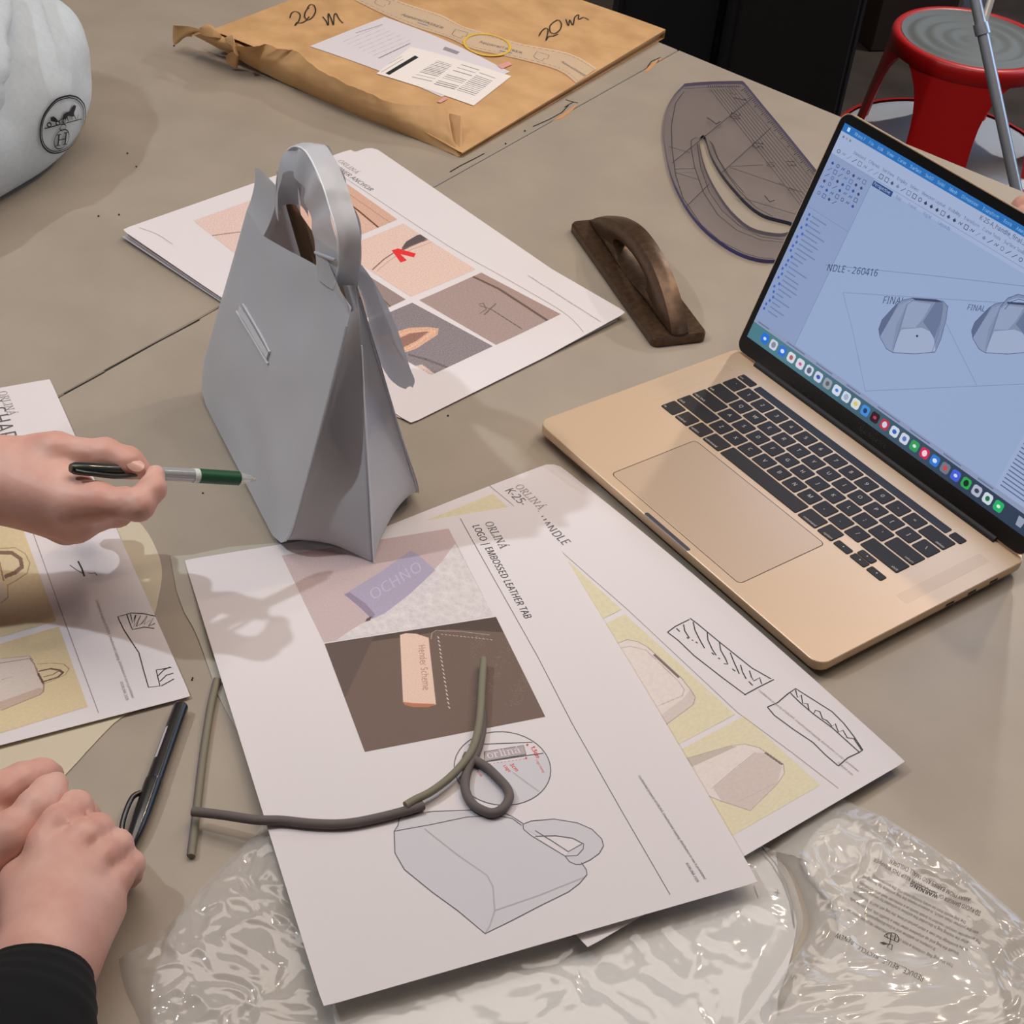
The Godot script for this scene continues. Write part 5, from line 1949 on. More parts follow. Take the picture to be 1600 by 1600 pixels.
	# tape
	var tu := smooth_path([Vector2(585, -12), Vector2(640, 9), Vector2(690, 25), Vector2(722, 42), Vector2(765, 55), Vector2(815, 70), Vector2(890, 85), Vector2(932, 108)], 4)
	var tl := smooth_path([Vector2(540, -6), Vector2(600, 24), Vector2(650, 44), Vector2(700, 60), Vector2(740, 78), Vector2(800, 91), Vector2(870, 110), Vector2(900, 131)], 4)
	var tp := Mb.new()
	tp.grid(tu.size() - 1, 4, func(a, b):
		var k := roundi(a * (tu.size() - 1))
		var g := solve(fn, tu[k].lerp(tl[k], b), Vector2(lu * 0.6, lv * 0.4))
		return lift(fn, g, 0.0013))
	var tape := std(Color(0.93, 0.84, 0.72, 0.62), 0.3)
	tape.transparency = BaseMaterial3D.TRANSPARENCY_ALPHA
	var tape_o := obj("packing_tape", tp.mesh(), tape, t, "translucent whitish tape with dashed edges and printed shirts")
	var pr := Mb.new()
	for k in tu.size() - 1:
		for e in [0.1, 0.9]:
			var p0: Vector2 = tu[k].lerp(tl[k], e)
			var p1: Vector2 = tu[k + 1].lerp(tl[k + 1], e)
			for j in 2:
				stroke(pr, fn, [[lerpf(p0.x, p1.x, j * 0.5), lerpf(p0.y, p1.y, j * 0.5)], [lerpf(p0.x, p1.x, j * 0.5 + 0.25), lerpf(p0.y, p1.y, j * 0.5 + 0.25)]], 0.0007, 0.0017)
	text(pr, fn, "ApparelTASKER", [626, 25], [690, 47], sans, 0.0017)
	text(pr, fn, "ApparelTASKER", [748, 68], [815, 86], sans, 0.0017)
	text(pr, fn, "ApparelTASKER", [876, 98], [912, 121], sans, 0.0017)
	for c in [[597, 4], [718, 53], [845, 88]]:
		stroke(pr, fn, [[c[0] - 12, c[1] + 2], [c[0] - 6, c[1] - 6], [c[0] + 2, c[1] - 3], [c[0] + 13, c[1] + 0], [c[0] + 10, c[1] + 6], [c[0] + 5, c[1] + 5], [c[0] + 2, c[1] + 9], [c[0] - 8, c[1] + 5], [c[0] - 12, c[1] + 2]], 0.0007, 0.0017)
	obj("tape_print", pr.mesh(), std(Color(0.42, 0.42, 0.44), 0.6), tape_o)
	var bl2 := Mb.new()
	stroke(bl2, fn, [[652, 37], [668, 42]], 0.0012, 0.0018)
	stroke(bl2, fn, [[780, 81], [800, 85]], 0.0012, 0.0018)
	obj("tape_print", bl2.mesh(), std(Color(0.25, 0.45, 0.75), 0.6), tape_o)
	var yl := Mb.new()
	var ring := []
	for k in 26:
		var a := TAU * k / 25.0
		ring.append([761 + 36 * cos(a), 72 + 16.5 * sin(a) + 4.0 * cos(a)])
	stroke(yl, fn, ring, 0.0032, 0.0020)
	obj("highlighter_ring", yl.mesh(), std(Color(0.88, 0.72, 0.22), 0.6), t, "yellow highlighter ring on the tape")
	var hw := Mb.new()
	for st in [
		[[453, 29], [456, 21], [463, 19], [469, 24], [467, 33], [461, 41], [464, 36], [470, 37], [478, 33], [483, 27]],
		[[483, 13], [478, 18], [476, 27], [481, 32], [488, 28], [493, 19], [491, 10], [485, 8], [480, 14]],
		[[504, 27], [509, 33], [513, 40], [513, 22], [518, 32], [521, 40], [522, 26], [525, 22], [530, 31], [536, 37]],
		[[842, 57], [846, 50], [852, 45], [856, 47], [855, 56], [853, 64], [857, 58], [864, 57], [872, 54]],
		[[864, 36], [859, 42], [860, 51], [867, 53], [875, 47], [877, 38], [872, 32], [864, 36]],
		[[884, 31], [888, 41], [890, 32], [895, 40], [898, 28], [904, 24], [904, 31], [912, 28], [920, 32]]]:
		stroke(hw, fn, st, 0.0016, 0.0010, true)
	obj("handwriting", hw.mesh(), std(Color(0.16, 0.13, 0.11), 0.6), t, "handwritten 20 VM, twice")
	var pk := Mb.new()
	filled(pk, fn, [[776, 103], [795, 97], [800, 102], [784, 109]], 0.0012)
	filled(pk, fn, [[682, 160], [696, 152], [699, 156], [688, 162]], 0.0012)
	obj("pink_sticker", pk.mesh(), std(Color(0.85, 0.62, 0.58), 0.5), t)
	seed_uv = Vector2(0.15, 0.15)


# ---------------------------------------------------------------- fabric pouch
func build_dust_bag() -> void:
	var t := thing("drawstring_pouch", "pale blue-white fabric pouch with a round black emblem beside the parcel", "pouch")
	var K := P(146, 226)
	var e1 := (P(0, 306) - K).normalized()
	var n := Vector3(e1.z, 0, -e1.x)
	if n.x < 0:
		n = -n
	var cen := K + e1 * 0.215 - n * 0.085
	var nz := FastNoiseLite.new()
	nz.seed = 77
	nz.frequency = 3.2
	nz.fractal_octaves = 3
	var H := 0.36
	var fn := func(u, v):
		var th: float = -u / 0.13 + PI / 2 + 0.9
		var h: float = clampf(v, 0.0, H)
		var k := h / H
		var a := 0.222 + 0.028 * sin(PI * clampf(k * 1.7, 0, 1)) - 0.10 * pow(k, 2.2)
		var b := 0.088 + 0.055 * sin(PI * clampf(k * 1.5 + 0.05, 0, 1)) - 0.02 * k
		if h < 0.02:
			var r := 1.0 - pow(1.0 - h / 0.02, 2.0)
			a -= 0.010 * (1.0 - r)
			b -= 0.010 * (1.0 - r)
		var c := cos(th)
		var s := sin(th)
		var ex := 0.62
		var x := signf(c) * pow(absf(c), ex) * a
		var y := signf(s) * pow(absf(s), ex) * b
		var fold := 0.0
		var q := e1 * x + n * y
		# soft folds that run down from the gathered top
		fold += 0.012 * smoothstep(0.03, 0.14, h) * sin(x * 62.0 + h * 34.0 + 2.0 * nz.get_noise_2d(x * 2.0, h * 2.0))
		fold += 0.008 * nz.get_noise_3d(x * 2.2, h * 1.6, y * 2.0) * (0.3 + k)
		fold += 0.010 * smoothstep(0.05, 0.16, h) * sin(x * 30.0 + h * 55.0 + 1.0)
		var rad := q.normalized() if q.length() > 0.001 else Vector3.ZERO
		return cen + q + rad * fold + Vector3(0, h, 0) - n * 0.10 * pow(k, 1.6)
	var m := Mb.new()
	m.grid(150, 70, func(a, b): return fn.call(a * TAU * 0.13, b * H), true)
	var cloth := std(Color(0.80, 0.83, 0.84), 0.9)
	cloth.rim_enabled = true
	cloth.rim = 0.3
	relief(tex(cloth, noise_tex(0.06, Color(0.93, 0.94, 0.95), Color(1, 1, 1), 5, 256, 3), 9.0), noise_tex(0.35, Color.BLACK, Color.WHITE, 6, 256, 2), 0.03)
	obj("cloth_body", m.mesh(), cloth, t)
	var top := Mb.new()
	var ring := []
	for k in 60:
		ring.append(fn.call(k / 60.0 * TAU * 0.13, H))
	var mid := Vector3.ZERO
	for p in ring:
		mid += p / 60.0
	for k in 60:
		top.poly([mid + Vector3(0, 0.02, 0), ring[k], ring[(k + 1) % 60]])
	obj("gathered_top", top.mesh(), cloth, t)
	# emblem
	seed_uv = Vector2(0.13 * 0.9, 0.06)
	var ink := Mb.new()
	var w := 0.0011
	var oval := [[107, 149], [120, 153], [130, 166], [130, 188], [121, 211], [104, 231], [82, 238], [66, 228], [61, 207], [67, 180], [86, 156]]
	stroke(ink, fn, oval, w * 1.6, 0.0018, true, true)
	var inner := oval.map(func(p): return [96 + (p[0] - 96) * 0.93, 194 + (p[1] - 194) * 0.93])
	stroke(ink, fn, inner, w, 0.0018, true, true)
	obj("emblem_ring", ink.mesh(), std(Color(0.08, 0.08, 0.09), 0.8), t, "double black ring of the emblem")
	ink = Mb.new()
	stroke(ink, fn, [[68, 200], [97, 192], [125, 185]], w, 0.0018)
	filled(ink, fn, [[96, 184], [97, 178], [102, 174], [108, 173], [110, 167], [113, 163], [116, 165], [115, 170], [113, 175], [113, 181], [110, 181], [104, 180], [101, 184]], 0.0019)
	for st in [[[98, 182], [97, 189]], [[102, 181], [104, 188]], [[110, 180], [110, 186]], [[113, 179], [116, 186]], [[96, 178], [94, 182]], [[119, 171], [121, 175], [119, 184]], [[120, 178], [118, 186]]]:
		stroke(ink, fn, st, w, 0.0019)
	filled(ink, fn, [[77, 183], [82, 181], [86, 184], [89, 188], [87, 190], [81, 189], [78, 188]], 0.0019)
	for c in [[75, 194, 3.2], [88, 191, 3.0]]:
		var wheel := []
		for k in 9:
			wheel.append([c[0] + c[2] * cos(TAU * k / 8), c[1] + c[2] * sin(TAU * k / 8)])
		stroke(ink, fn, wheel, w * 1.2, 0.0019)
	stroke(ink, fn, [[89, 188], [97, 184]], w, 0.0019)
	for c in [[98, 187, 2.6, 3.0], [96, 198, 4.5, 5.0], [94, 216, 11.5, 15.0]]:
		var o := []
		for k in 21:
			var a := TAU * k / 20
			o.append([c[0] + c[2] * cos(a) + 0.12 * c[3] * -sin(a), c[1] + c[3] * sin(a) - 0.25 * c[2] * cos(a)])
		stroke(ink, fn, o, w, 0.0018)
	obj("emblem_carriage", ink.mesh(), std(Color(0.08, 0.08, 0.09), 0.8), t, "black horse and carriage of the emblem").set_meta("kind", "stuff")
	ink = Mb.new()
	stroke(ink, fn, [[90, 209], [88, 226]], w * 2.4, 0.0019)
	stroke(ink, fn, [[101, 206], [99, 224]], w * 2.4, 0.0019)
	stroke(ink, fn, [[89, 217.5], [100, 215.5]], w * 1.2, 0.0019)
	for c in [[90, 209], [88, 226], [101, 206], [99, 224]]:
		stroke(ink, fn, [[c[0] - 3.5, c[1] + 0.6], [c[0] + 3.5, c[1] - 0.6]], w, 0.0019)
	obj("emblem_letter", ink.mesh(), std(Color(0.08, 0.08, 0.09), 0.8), t, "black letter H of the emblem")
	seed_uv = Vector2(0.15, 0.15)


# ---------------------------------------------------------------- ruler, cast tool, pens
func table_poly(px: Array, h := 0.0, per := 0) -> PackedVector2Array:
	var p := px.map(func(q): return Vector2(q[0], q[1]))
	if per > 0:
		p.append(p[0])
		p = smooth_path(p, per)
		p.pop_back()
	var out := PackedVector2Array()
	for q in p:
		var w := P(q.x, q.y, h)
		out.append(Vector2(w.x, -w.z))
	if Geometry2D.is_polygon_clockwise(out):
		out.reverse()
	return out


func build_tools() -> void:
	build_ruler()
	build_cast_tool()
	build_black_pen()


func build_ruler() -> void:
	var t := thing("curve_ruler", "clear grey curve ruler with a crescent slot behind the laptop screen", "ruler")
	var th := 0.0045
	var outer := table_poly([[1069, 136], [1090, 134], [1120, 132.5], [1155, 132], [1160, 133], [1166, 139], [1192, 171], [1222, 207], [1273, 270], [1320, 328], [1336, 352], [1330, 372], [1300, 394], [1260, 407], [1207, 412], [1179, 409], [1151, 399], [1123, 382], [1095, 358], [1069, 324], [1048, 279], [1038, 232], [1036, 204], [1041, 176], [1052, 154]], 0.0, 3)
	var slot := table_poly([[1092, 222], [1097, 217], [1102, 222], [1110, 247], [1125, 274], [1147, 302], [1170, 326], [1192, 341], [1215, 348], [1234, 353], [1240, 360], [1226, 370], [1200, 369], [1170, 360], [1142, 336], [1119, 304], [1102, 270], [1093, 236]], 0.0, 3)
	var up := func(x, y, h): return Vector3(x, TY + 0.0004 + h, -y)
	# faces with the slot cut out: bridge the slot to the outline
	var best := [0, 0, 1e9]
	for i in outer.size():
		for j in slot.size():
			var d := outer[i].distance_to(slot[j])
			if d < best[2]:
				best = [i, j, d]
	var ring := PackedVector2Array()
	for k in outer.size() + 1:
		ring.append(outer[(best[0] + k) % outer.size()])
	for k in slot.size() + 1:
		ring.append(slot[posmod(best[1] - k, slot.size())])
	ring[outer.size()] += (outer[(best[0] - 1)] - outer[best[0]]) * 0.002
	ring[ring.size() - 1] += (slot[posmod(best[1] + 1, slot.size())] - slot[best[1]]) * 0.002
	var m := Mb.new()
	cap(m, ring, th, up, true)
	cap(m, ring, 0.0, up, false)
	var clear := film(Color(0.58, 0.53, 0.55), 0.22, 0.08)
	obj("plate", m.mesh(), clear, t)
	var wall := Mb.new()
	prism(wall, outer, [[0.0, 0.0], [0.0, th]], up, false, false)
	var rim := std(Color(0.27, 0.27, 0.52), 0.12)
	obj("outer_edge", wall.mesh(), rim, t, "blue-violet polished edge")
	var w2 := Mb.new()
	prism(w2, slot, [[0.0, 0.0], [0.0, th]], up, false, false)
	obj("slot_edge", w2.mesh(), std(Color(0.15, 0.18, 0.30), 0.12), t, "dark blue edge of the slot")
	# printed lines and figures
	var fn := func(u, v): return Vector3(u, TY + 0.0004 + th, v)
	seed_uv = Vector2(0.2, -1.7)
	var pr := Mb.new()
	var S := func(a: Array): return a.map(func(p): return [1020 + p[0] * 0.1875, 120 + p[1] * 0.1875])
	var w := 0.0010
	for k in 9:
		var f := k / 8.0
		stroke(pr, fn, S.call([[480 + 200 * f, 105 - 15 * f], [1240 + 85 * f, 1085 - 230 * f]]), 0.0007, 0.0002)
	for st in [
		[[160, 720], [620, 345], [830, 175]], [[270, 1090], [470, 895]], [[575, 800], [830, 570], [985, 425]],
		[[640, 750], [920, 735]], [[640, 755], [1250, 965]], [[680, 990], [1200, 1150]], [[130, 580], [310, 635]], [[180, 770], [360, 765]], [[190, 800], [390, 860]],
		[[260, 120], [190, 220], [155, 400], [160, 600], [190, 820], [250, 1010], [400, 1230], [560, 1370], [760, 1470], [900, 1510], [1010, 1515]],
		[[260, 100], [480, 88], [700, 80], [745, 90]],
		[[320, 530], [320, 600], [350, 760], [420, 960], [540, 1150], [700, 1280], [900, 1360], [1090, 1380]],
		[[370, 560], [400, 760], [470, 960], [580, 1120], [720, 1240], [900, 1335], [1090, 1360]],
		[[320, 530], [360, 505], [400, 520]], [[460, 530], [500, 560], [540, 680], [640, 830], [760, 970]],
		[[480, 540], [520, 640], [600, 790], [720, 950], [860, 1090], [1000, 1165]]]:
		stroke(pr, fn, S.call(st), w, 0.0002)
	for k in 60:
		var f := k / 60.0
		var a := [770 + 660 * f, 95 + 800 * f]
		var l := 34.0 if k % 5 == 0 else 20.0
		stroke(pr, fn, S.call([a, [a[0] - l, a[1] + l * 0.72]]), 0.0014, 0.0002)
	for k in 15:
		stroke(pr, fn, S.call([[460 + k * 18, 72], [466 + k * 18, 92]]), 0.0010, 0.0002)
	for n in [["7", [470, 330], [420, 360]], ["7", [950, 985], [895, 1005]], ["20", [655, 290], [640, 350]], ["15", [840, 530], [825, 595]], ["10", [935, 700], [955, 755]], ["5", [1065, 880], [1045, 890]], ["6", [1140, 925], [1120, 940]], ["13", [1100, 690], [1130, 750]], ["2", [645, 130], [640, 145]], ["1", [680, 160], [670, 180]]]:
		var mp := [(n[1][0] + n[2][0]) * 0.5, (n[1][1] + n[2][1]) * 0.5]
		var n1 := [lerpf(mp[0], n[1][0], 0.8), lerpf(mp[1], n[1][1], 0.8)]
		var n2 := [lerpf(mp[0], n[2][0], 0.8), lerpf(mp[1], n[2][1], 0.8)]
		text(pr, fn, n[0], S.call([n1])[0], S.call([n2])[0], sans, 0.0002)
	obj("scale_print", pr.mesh(), std(Color(0.20, 0.18, 0.19), 0.6), t, "dark printed lines and figures")
	seed_uv = Vector2(0.15, 0.15)


func build_cast_tool() -> void:
	var t := thing("cast_metal_float", "dark bronze cast metal tool with an arched handle beside the corner anchor sheet", "tool")
	var FL := P(890, 360)
	var NL := P(1020, 546)
	var NR := P(1103, 533)
	var FR := FL + NR - NL
	var far := (FL + FR) * 0.5
	var near := (NL + NR) * 0.5
	var ax := (near - far).normalized()
	var L := far.distance_to(near)
	var w := Vector3(-ax.z, 0, ax.x)
	var hw := FL.distance_to(FR) * 0.5
	var at := func(x, h, y): return far + ax * x + Vector3(0, h, 0) + w * y
	var metal := tex(std(Color(0.42, 0.33, 0.25), 0.36, 0.5), noise_tex(0.05, Color(0.68, 0.64, 0.62), Color(1, 1, 1), 15, 256, 5), 9.0)
	var m := Mb.new()
	var poly := PackedVector2Array()
	for p in rrect(L, hw * 2.0, 0.007, 4):
		poly.append(Vector2(p.x, p.y - hw))
	prism(m, poly, [[0.001, 0.0], [0.0, 0.0012], [0.0, 0.0085]], func(x, y, h): return at.call(x, h, -y))
	prism(m, poly, [[0.0, 0.0085], [0.0016, 0.0108]], func(x, y, h): return at.call(x, h, -y), false, true)
	obj("base_plate", m.mesh(), metal, t)
	# arched handle with a finger opening, a ring between two loops
	var outer := []
	for p in smooth_path([Vector2(0.003, 0.0105), Vector2(0.012, 0.0175), Vector2(0.027, 0.0280), Vector2(0.058, 0.0430), Vector2(0.094, 0.0535), Vector2(0.127, 0.0555), Vector2(0.160, 0.0515), Vector2(0.184, 0.0440), Vector2(0.204, 0.0335), Vector2(0.220, 0.0215), Vector2(0.230, 0.0105)], 4):
		outer.append(p)
	for k in 12:
		outer.append(Vector2(lerpf(0.215, 0.020, k / 11.0), 0.0104))
	var cen := Vector2(0.115, 0.024)
	var inner := []
	for p in outer:
		var d: Vector2 = p - cen
		var a := atan2(d.y / 0.0165, d.x / 0.046)
		inner.append(cen + Vector2(cos(a) * 0.046, sin(a) * 0.0125 + 0.001 * cos(a)))
	var n := outer.size()
	var half := 0.0118
	var hm := Mb.new()
	for sgn in [1.0, -1.0]:
		hm.grid(n, 6, func(a, b):
			var k := roundi(a * n) % n
			var p: Vector2 = outer[k].lerp(inner[k], b)
			var thick := half * (0.70 + 0.30 * sin(PI * clampf(b * 0.9 + 0.05, 0, 1)))
			return at.call(p.x, p.y, sgn * thick), true)
	for lp in [[outer, 0.0], [inner, 1.0]]:
		var arr: Array = lp[0]
		var th := half * (0.70 + 0.30 * sin(PI * clampf(lp[1] * 0.9 + 0.05, 0, 1)))
		hm.grid(n, 4, func(a, b):
			var k := roundi(a * n) % n
			var q: Vector2 = arr[k]
			var puff := sin(b * PI) * 0.0018
			var d: Vector2 = (q - cen).normalized() * (puff if lp[1] == 0.0 else -puff)
			return at.call(q.x + d.x, maxf(q.y + d.y, 0.0102), lerpf(-th, th, b)), true)
	obj("handle", hm.mesh(), metal, t)


func build_black_pen() -> void:
	var t := thing("felt_pen", "black felt-tip pen with a clip lying beside the clasped hands", "pen")
	var a := P(284, 1101, 0.0062)
	var b := P(203, 1326, 0.0062)
	var d := (b - a)
	var gloss := std(Color(0.025, 0.024, 0.024), 0.16)
	gloss.clearcoat_enabled = true
	gloss.clearcoat = 0.6
	var m := Mb.new()
	var f := [[0.0, 0.0030], [0.008, 0.0048], [0.02, 0.0054], [0.3, 0.0056], [0.545, 0.0057], [0.56, 0.0052]]
	tube(m, f.map(func(x): return a + d * x[0]), f.map(func(x): return x[1]), 20, true)
	obj("barrel", m.mesh(), gloss, t)
	var c := Mb.new()
	f = [[0.55, 0.0058], [0.555, 0.0062], [0.58, 0.0063], [0.78, 0.0060], [0.90, 0.0050], [0.975, 0.0036], [1.0, 0.0026]]
	tube(c, f.map(func(x): return a + d * x[0]), f.map(func(x): return x[1]), 20, true)
	obj("cap", c.mesh(), gloss, t)
	var side := d.normalized().cross(Vector3.UP)
	if side.x > 0:
		side = -side
	var cl := Mb.new()
	tube(cl, smooth_path([a + d * 0.66 + side * 0.005 + Vector3(0, 0.003, 0), a + d * 0.70 + side * 0.0095 + Vector3(0, 0.003, 0), a + d * 0.82 + side * 0.0105 + Vector3(0, 0.002, 0), a + d * 0.92 + side * 0.0085, a + d * 0.985 + side * 0.002], 5), [0.0019], 10, true)
	obj("clip", cl.mesh(), gloss, t)
	var st := Mb.new()
	var fn := func(u, v):
		var ang: float = v / 0.0057
		var dir := Vector3.UP * cos(ang) + side * sin(ang)
		return a + d.normalized() * u + dir * 0.0056
	var len := d.length()
	st.grid(12, 4, func(x, y): return lift(fn, Vector2(len * lerpf(0.20, 0.42, x), lerpf(0.0028, 0.0052, y)), 0.00012))
	obj("white_imprint", st.mesh(), std(Color(0.72, 0.72, 0.73), 0.4), t, "white printed strip on the barrel")


# ---------------------------------------------------------------- cords
func on_logo(pts: Array, lift_h: float) -> Array:
	var out := []
	var g := Vector2(0.25, 0.2)
	for p in pts:
		g = solve(logo_fn, Vector2(p[0], p[1]), g)
		out.append(lift(logo_fn, g, lift_h))
	return out


func build_cords() -> void:
	var grey := std(Color(0.40, 0.365, 0.355), 0.75)
	var olive := std(Color(0.50, 0.475, 0.40), 0.65)
	# long dark cord from the table across the sheet
	var t := thing("rubber_cord", "dark grey rubber cord reaching from the table onto the logo sheet", "cord", "rubber cords")
	var r := 0.0033
	var p := [P(301, 1268, 0.0125), P(345, 1273, 0.0165), P(400, 1281, 0.0190)] + on_logo([[440, 1288], [490, 1293], [540, 1293], [590, 1284], [640, 1271], [661, 1264]], r + 0.0004)
	var m := Mb.new()
	tube(m, smooth_path(p, 8), [r], 14, true)
	obj("cord", m.mesh(), grey, t)
	# looped dark cord
	t = thing("rubber_cord", "dark grey rubber cord bent into a teardrop loop on the round detail", "cord", "rubber cords")
	p = on_logo([[753, 1118], [752, 1149], [744, 1181], [731, 1206], [726, 1233], [732, 1254], [744, 1267], [767, 1276], [785, 1269], [795, 1252], [791, 1237], [778, 1222], [760, 1205], [740, 1193], [724, 1187]], r + 0.0004)
	m = Mb.new()
	tube(m, smooth_path(p, 8), [r], 14, true)
	obj("cord", m.mesh(), grey, t)
	# olive cord above it
	t = thing("rubber_cord", "olive grey half-round cord curving over the brown leather photo", "cord", "rubber cords")
	var ol := [[755, 1041], [752, 1085], [750, 1120], [746, 1152], [737, 1182], [722, 1205], [700, 1228], [672, 1249], [648, 1261], [633, 1270]]
	p = on_logo(ol, 0.0072)
	m = Mb.new()
	tube(m, smooth_path(p, 8), [0.0028, 0.0028], 12, true)
	obj("cord", m.mesh(), olive, t)
	# straight olive tube on the table
	t = thing("rubber_cord", "straight olive grey tube lying on the table under the dark cord's free end", "cord", "rubber cords")
	m = Mb.new()
	p = [P(340, 1062, 0.0030), P(330, 1104, 0.0030), P(318, 1180, 0.0030), P(309, 1255, 0.0030), P(299, 1338, 0.0030)]
	tube(m, smooth_path(p, 8), [0.0026], 14, true)
	obj("cord", m.mesh(), olive, t)
	var sm := Mb.new()
	var q := []
	for v in smooth_path(p, 8):
		q.append(v + Vector3(-0.0017, 0.0006, 0))
	tube(sm, q, [0.0014], 8, true)
	obj("dark_seam", sm.mesh(), grey, t)


# ---------------------------------------------------------------- polybags
func fan(outline: PackedVector2Array, hf: Callable, n := 60) -> ArrayMesh:
	# a crumpled skin over an outline in x, z; hf(x, z, edge) is its height, edge runs from 0 in the middle to 1 at the rim
	var c := Vector2.ZERO
	for p in outline:
		c += p / outline.size()
	var m := Mb.new()
	var k := outline.size()
	m.grid(k, n, func(a, b):
		var o := outline[roundi(a * k) % k]
		var e := pow(maxf(b, 0.004), 0.8)
		var q := c.lerp(o, e)
		return Vector3(q.x, TY + hf.call(q.x, q.y, e), q.y))
	return m.mesh()


func outline_xz(px: Array, per: int) -> PackedVector2Array:
	var p := px.map(func(q): return Vector2(q[0], q[1]))
	p.append(p[0])
	p = smooth_path(p, per)
	p.pop_back()
	var out := PackedVector2Array()
	for q in p:
		var w := P(q.x, q.y, 0.0)
		out.append(Vector2(w.x, w.z))
	return out


func build_polybags() -> void:
	var clear := film(Color(0.93, 0.92, 0.90), 0.32, 0.09)
	var fold := FastNoiseLite.new()
	fold.seed = 101
	fold.noise_type = FastNoiseLite.TYPE_CELLULAR
	fold.cellular_return_type = FastNoiseLite.RETURN_DISTANCE2_SUB
	fold.frequency = 24.0
	fold.fractal_type = FastNoiseLite.FRACTAL_NONE
	var soft := FastNoiseLite.new()
	soft.seed = 102
	soft.frequency = 9.0
	soft.fractal_octaves = 3
	var warp := func(x, z): return Vector2(x + 0.03 * soft.get_noise_2d(x * 1.3 + 4.0, z * 1.3), z + 0.03 * soft.get_noise_2d(x * 1.3, z * 1.3 + 9.0))
	# ---- bag under the logo sheet
	var card1 := outline_xz([[520, 1440], [600, 1400], [900, 1340], [1180, 1320], [1216, 1368], [1238, 1420], [1243, 1460], [1215, 1560], [1160, 1660], [700, 1720], [560, 1700], [520, 1580]], 3)
	var t0 := thing("pattern_card", "white pattern card with a rounded corner inside the crumpled polybag", "card")
	var cm := Mb.new()
	var cp := PackedVector2Array()
	for p in card1:
		cp.append(Vector2(p.x, -p.y))
	if Geometry2D.is_polygon_clockwise(cp):
		cp.reverse()
	prism(cm, cp, [[0.0, TY + 0.0006], [0.0, TY + 0.0014]], func(x, y, h): return Vector3(x, h, -y))
	obj("card", cm.mesh(), std(Color(0.86, 0.85, 0.84), 0.7), t0)
	var cl := Mb.new()
	var flat := func(u, v): return Vector3(u, TY + 0.0014, v)
	seed_uv = Vector2(0.15, -0.75)
	for st in [[[1185, 1328], [1205, 1350], [1222, 1378], [1234, 1410], [1240, 1446]], [[1190, 1324], [1212, 1350], [1229, 1382], [1238, 1415], [1241, 1450]], [[1178, 1385], [1184, 1403]], [[1210, 1394], [1219, 1396]], [[1215, 1390], [1214, 1400]]]:
		stroke(cl, flat, st, 0.0007, 0.0003)
	obj("pattern_line", cl.mesh(), M.ink_soft, t0)
	var o1 := outline_xz([[186, 1500], [205, 1487], [232, 1474], [270, 1438], [300, 1404], [332, 1371], [372, 1330], [400, 1303], [416, 1290], [470, 1330], [600, 1330], [780, 1325], [960, 1330], [1120, 1325], [1180, 1322], [1222, 1350], [1246, 1400], [1252, 1455], [1212, 1530], [1160, 1605], [1105, 1700], [800, 1760], [480, 1740], [250, 1690], [236, 1640], [214, 1585], [196, 1545]], 10)
	var h1 := func(x, z, e):
		var q: Vector2 = warp.call(x, z)
		var c = 1.0 - clampf((fold.get_noise_2d(q.x, q.y) + 1.0) * 0.9, 0.0, 1.0)
		c = 0.7 * c + 0.45 * (1.0 - clampf((fold.get_noise_2d(q.x * 2.3 + 5.0, q.y * 2.3) + 1.0) * 0.9, 0.0, 1.0))
		var left := smoothstep(0.0, -0.16, x)
		var amp := lerpf(0.0045, 0.0130, left)
		var h := 0.0026 + 0.004 * left + amp * pow(c, 1.6) + 0.0022 * (soft.get_noise_2d(x, z) + 0.5)
		var cap_ := lerpf(0.0100, 0.0190, smoothstep(-0.06, -0.15, x))
		return cap_ * (1.0 - exp(-maxf(h, 0.0) * (1.0 - pow(e, 10.0)) / cap_)) + 0.0007
	var t1 := thing("polybag", "crumpled clear polybag bunched up under the logo sheet", "plastic bag", "clear polybags")
	obj("film_skin", fan(o1, h1, 90), clear, t1)
	# ---- mailing bag with the printed warning
	var o2 := outline_xz([[1196, 1332], [1245, 1280], [1300, 1249], [1345, 1262], [1400, 1292], [1470, 1336], [1530, 1382], [1620, 1462], [1710, 1560], [1700, 1720], [1100, 1740], [1172, 1604], [1220, 1528], [1262, 1456], [1254, 1402], [1229, 1352]], 14)
	var k0 := P(1415, 1190)
	var k1 := P(918, 1481)
	var kn := Vector2(k1.z - k0.z, -(k1.x - k0.x)).normalized()
	if kn.y < 0.0:
		kn = -kn
	var mid2 := P(1425, 1440, 0.009)
	var h2 := func(x, z, e):
		var q: Vector2 = warp.call(x, z)
		var c = 1.0 - clampf((fold.get_noise_2d(q.x + 3.0, q.y) + 1.0) * 0.9, 0.0, 1.0)
		c = 0.7 * c + 0.45 * (1.0 - clampf((fold.get_noise_2d(q.x * 2.3 + 5.0, q.y * 2.3) + 1.0) * 0.9, 0.0, 1.0))
		var calm := clampf(1.6 * exp(-pow((x - mid2.x) / 0.045, 2.0) - pow((z - mid2.z) / 0.035, 2.0)), 0.0, 1.0)
		var h := 0.0085 + 0.0060 * pow(c, 1.6) * (1.0 - calm) + 0.0020 * soft.get_noise_2d(x * 0.7 + 3.0, z * 0.7) * (1.0 - calm)
		var kd := Vector2(x - k0.x, z - k0.z).dot(kn)
		h = lerpf(0.0035, h, smoothstep(-0.012, 0.045, kd))
		return clampf(h * (1.0 - pow(e, 12.0)) + 0.0007, 0.0007, 0.018)
	var t2 := thing("polybag", "clear mailing bag with printed suffocation warning beside the sheets", "plastic bag", "clear polybags")
	obj("film_skin", fan(o2, h2, 90), clear, t2)
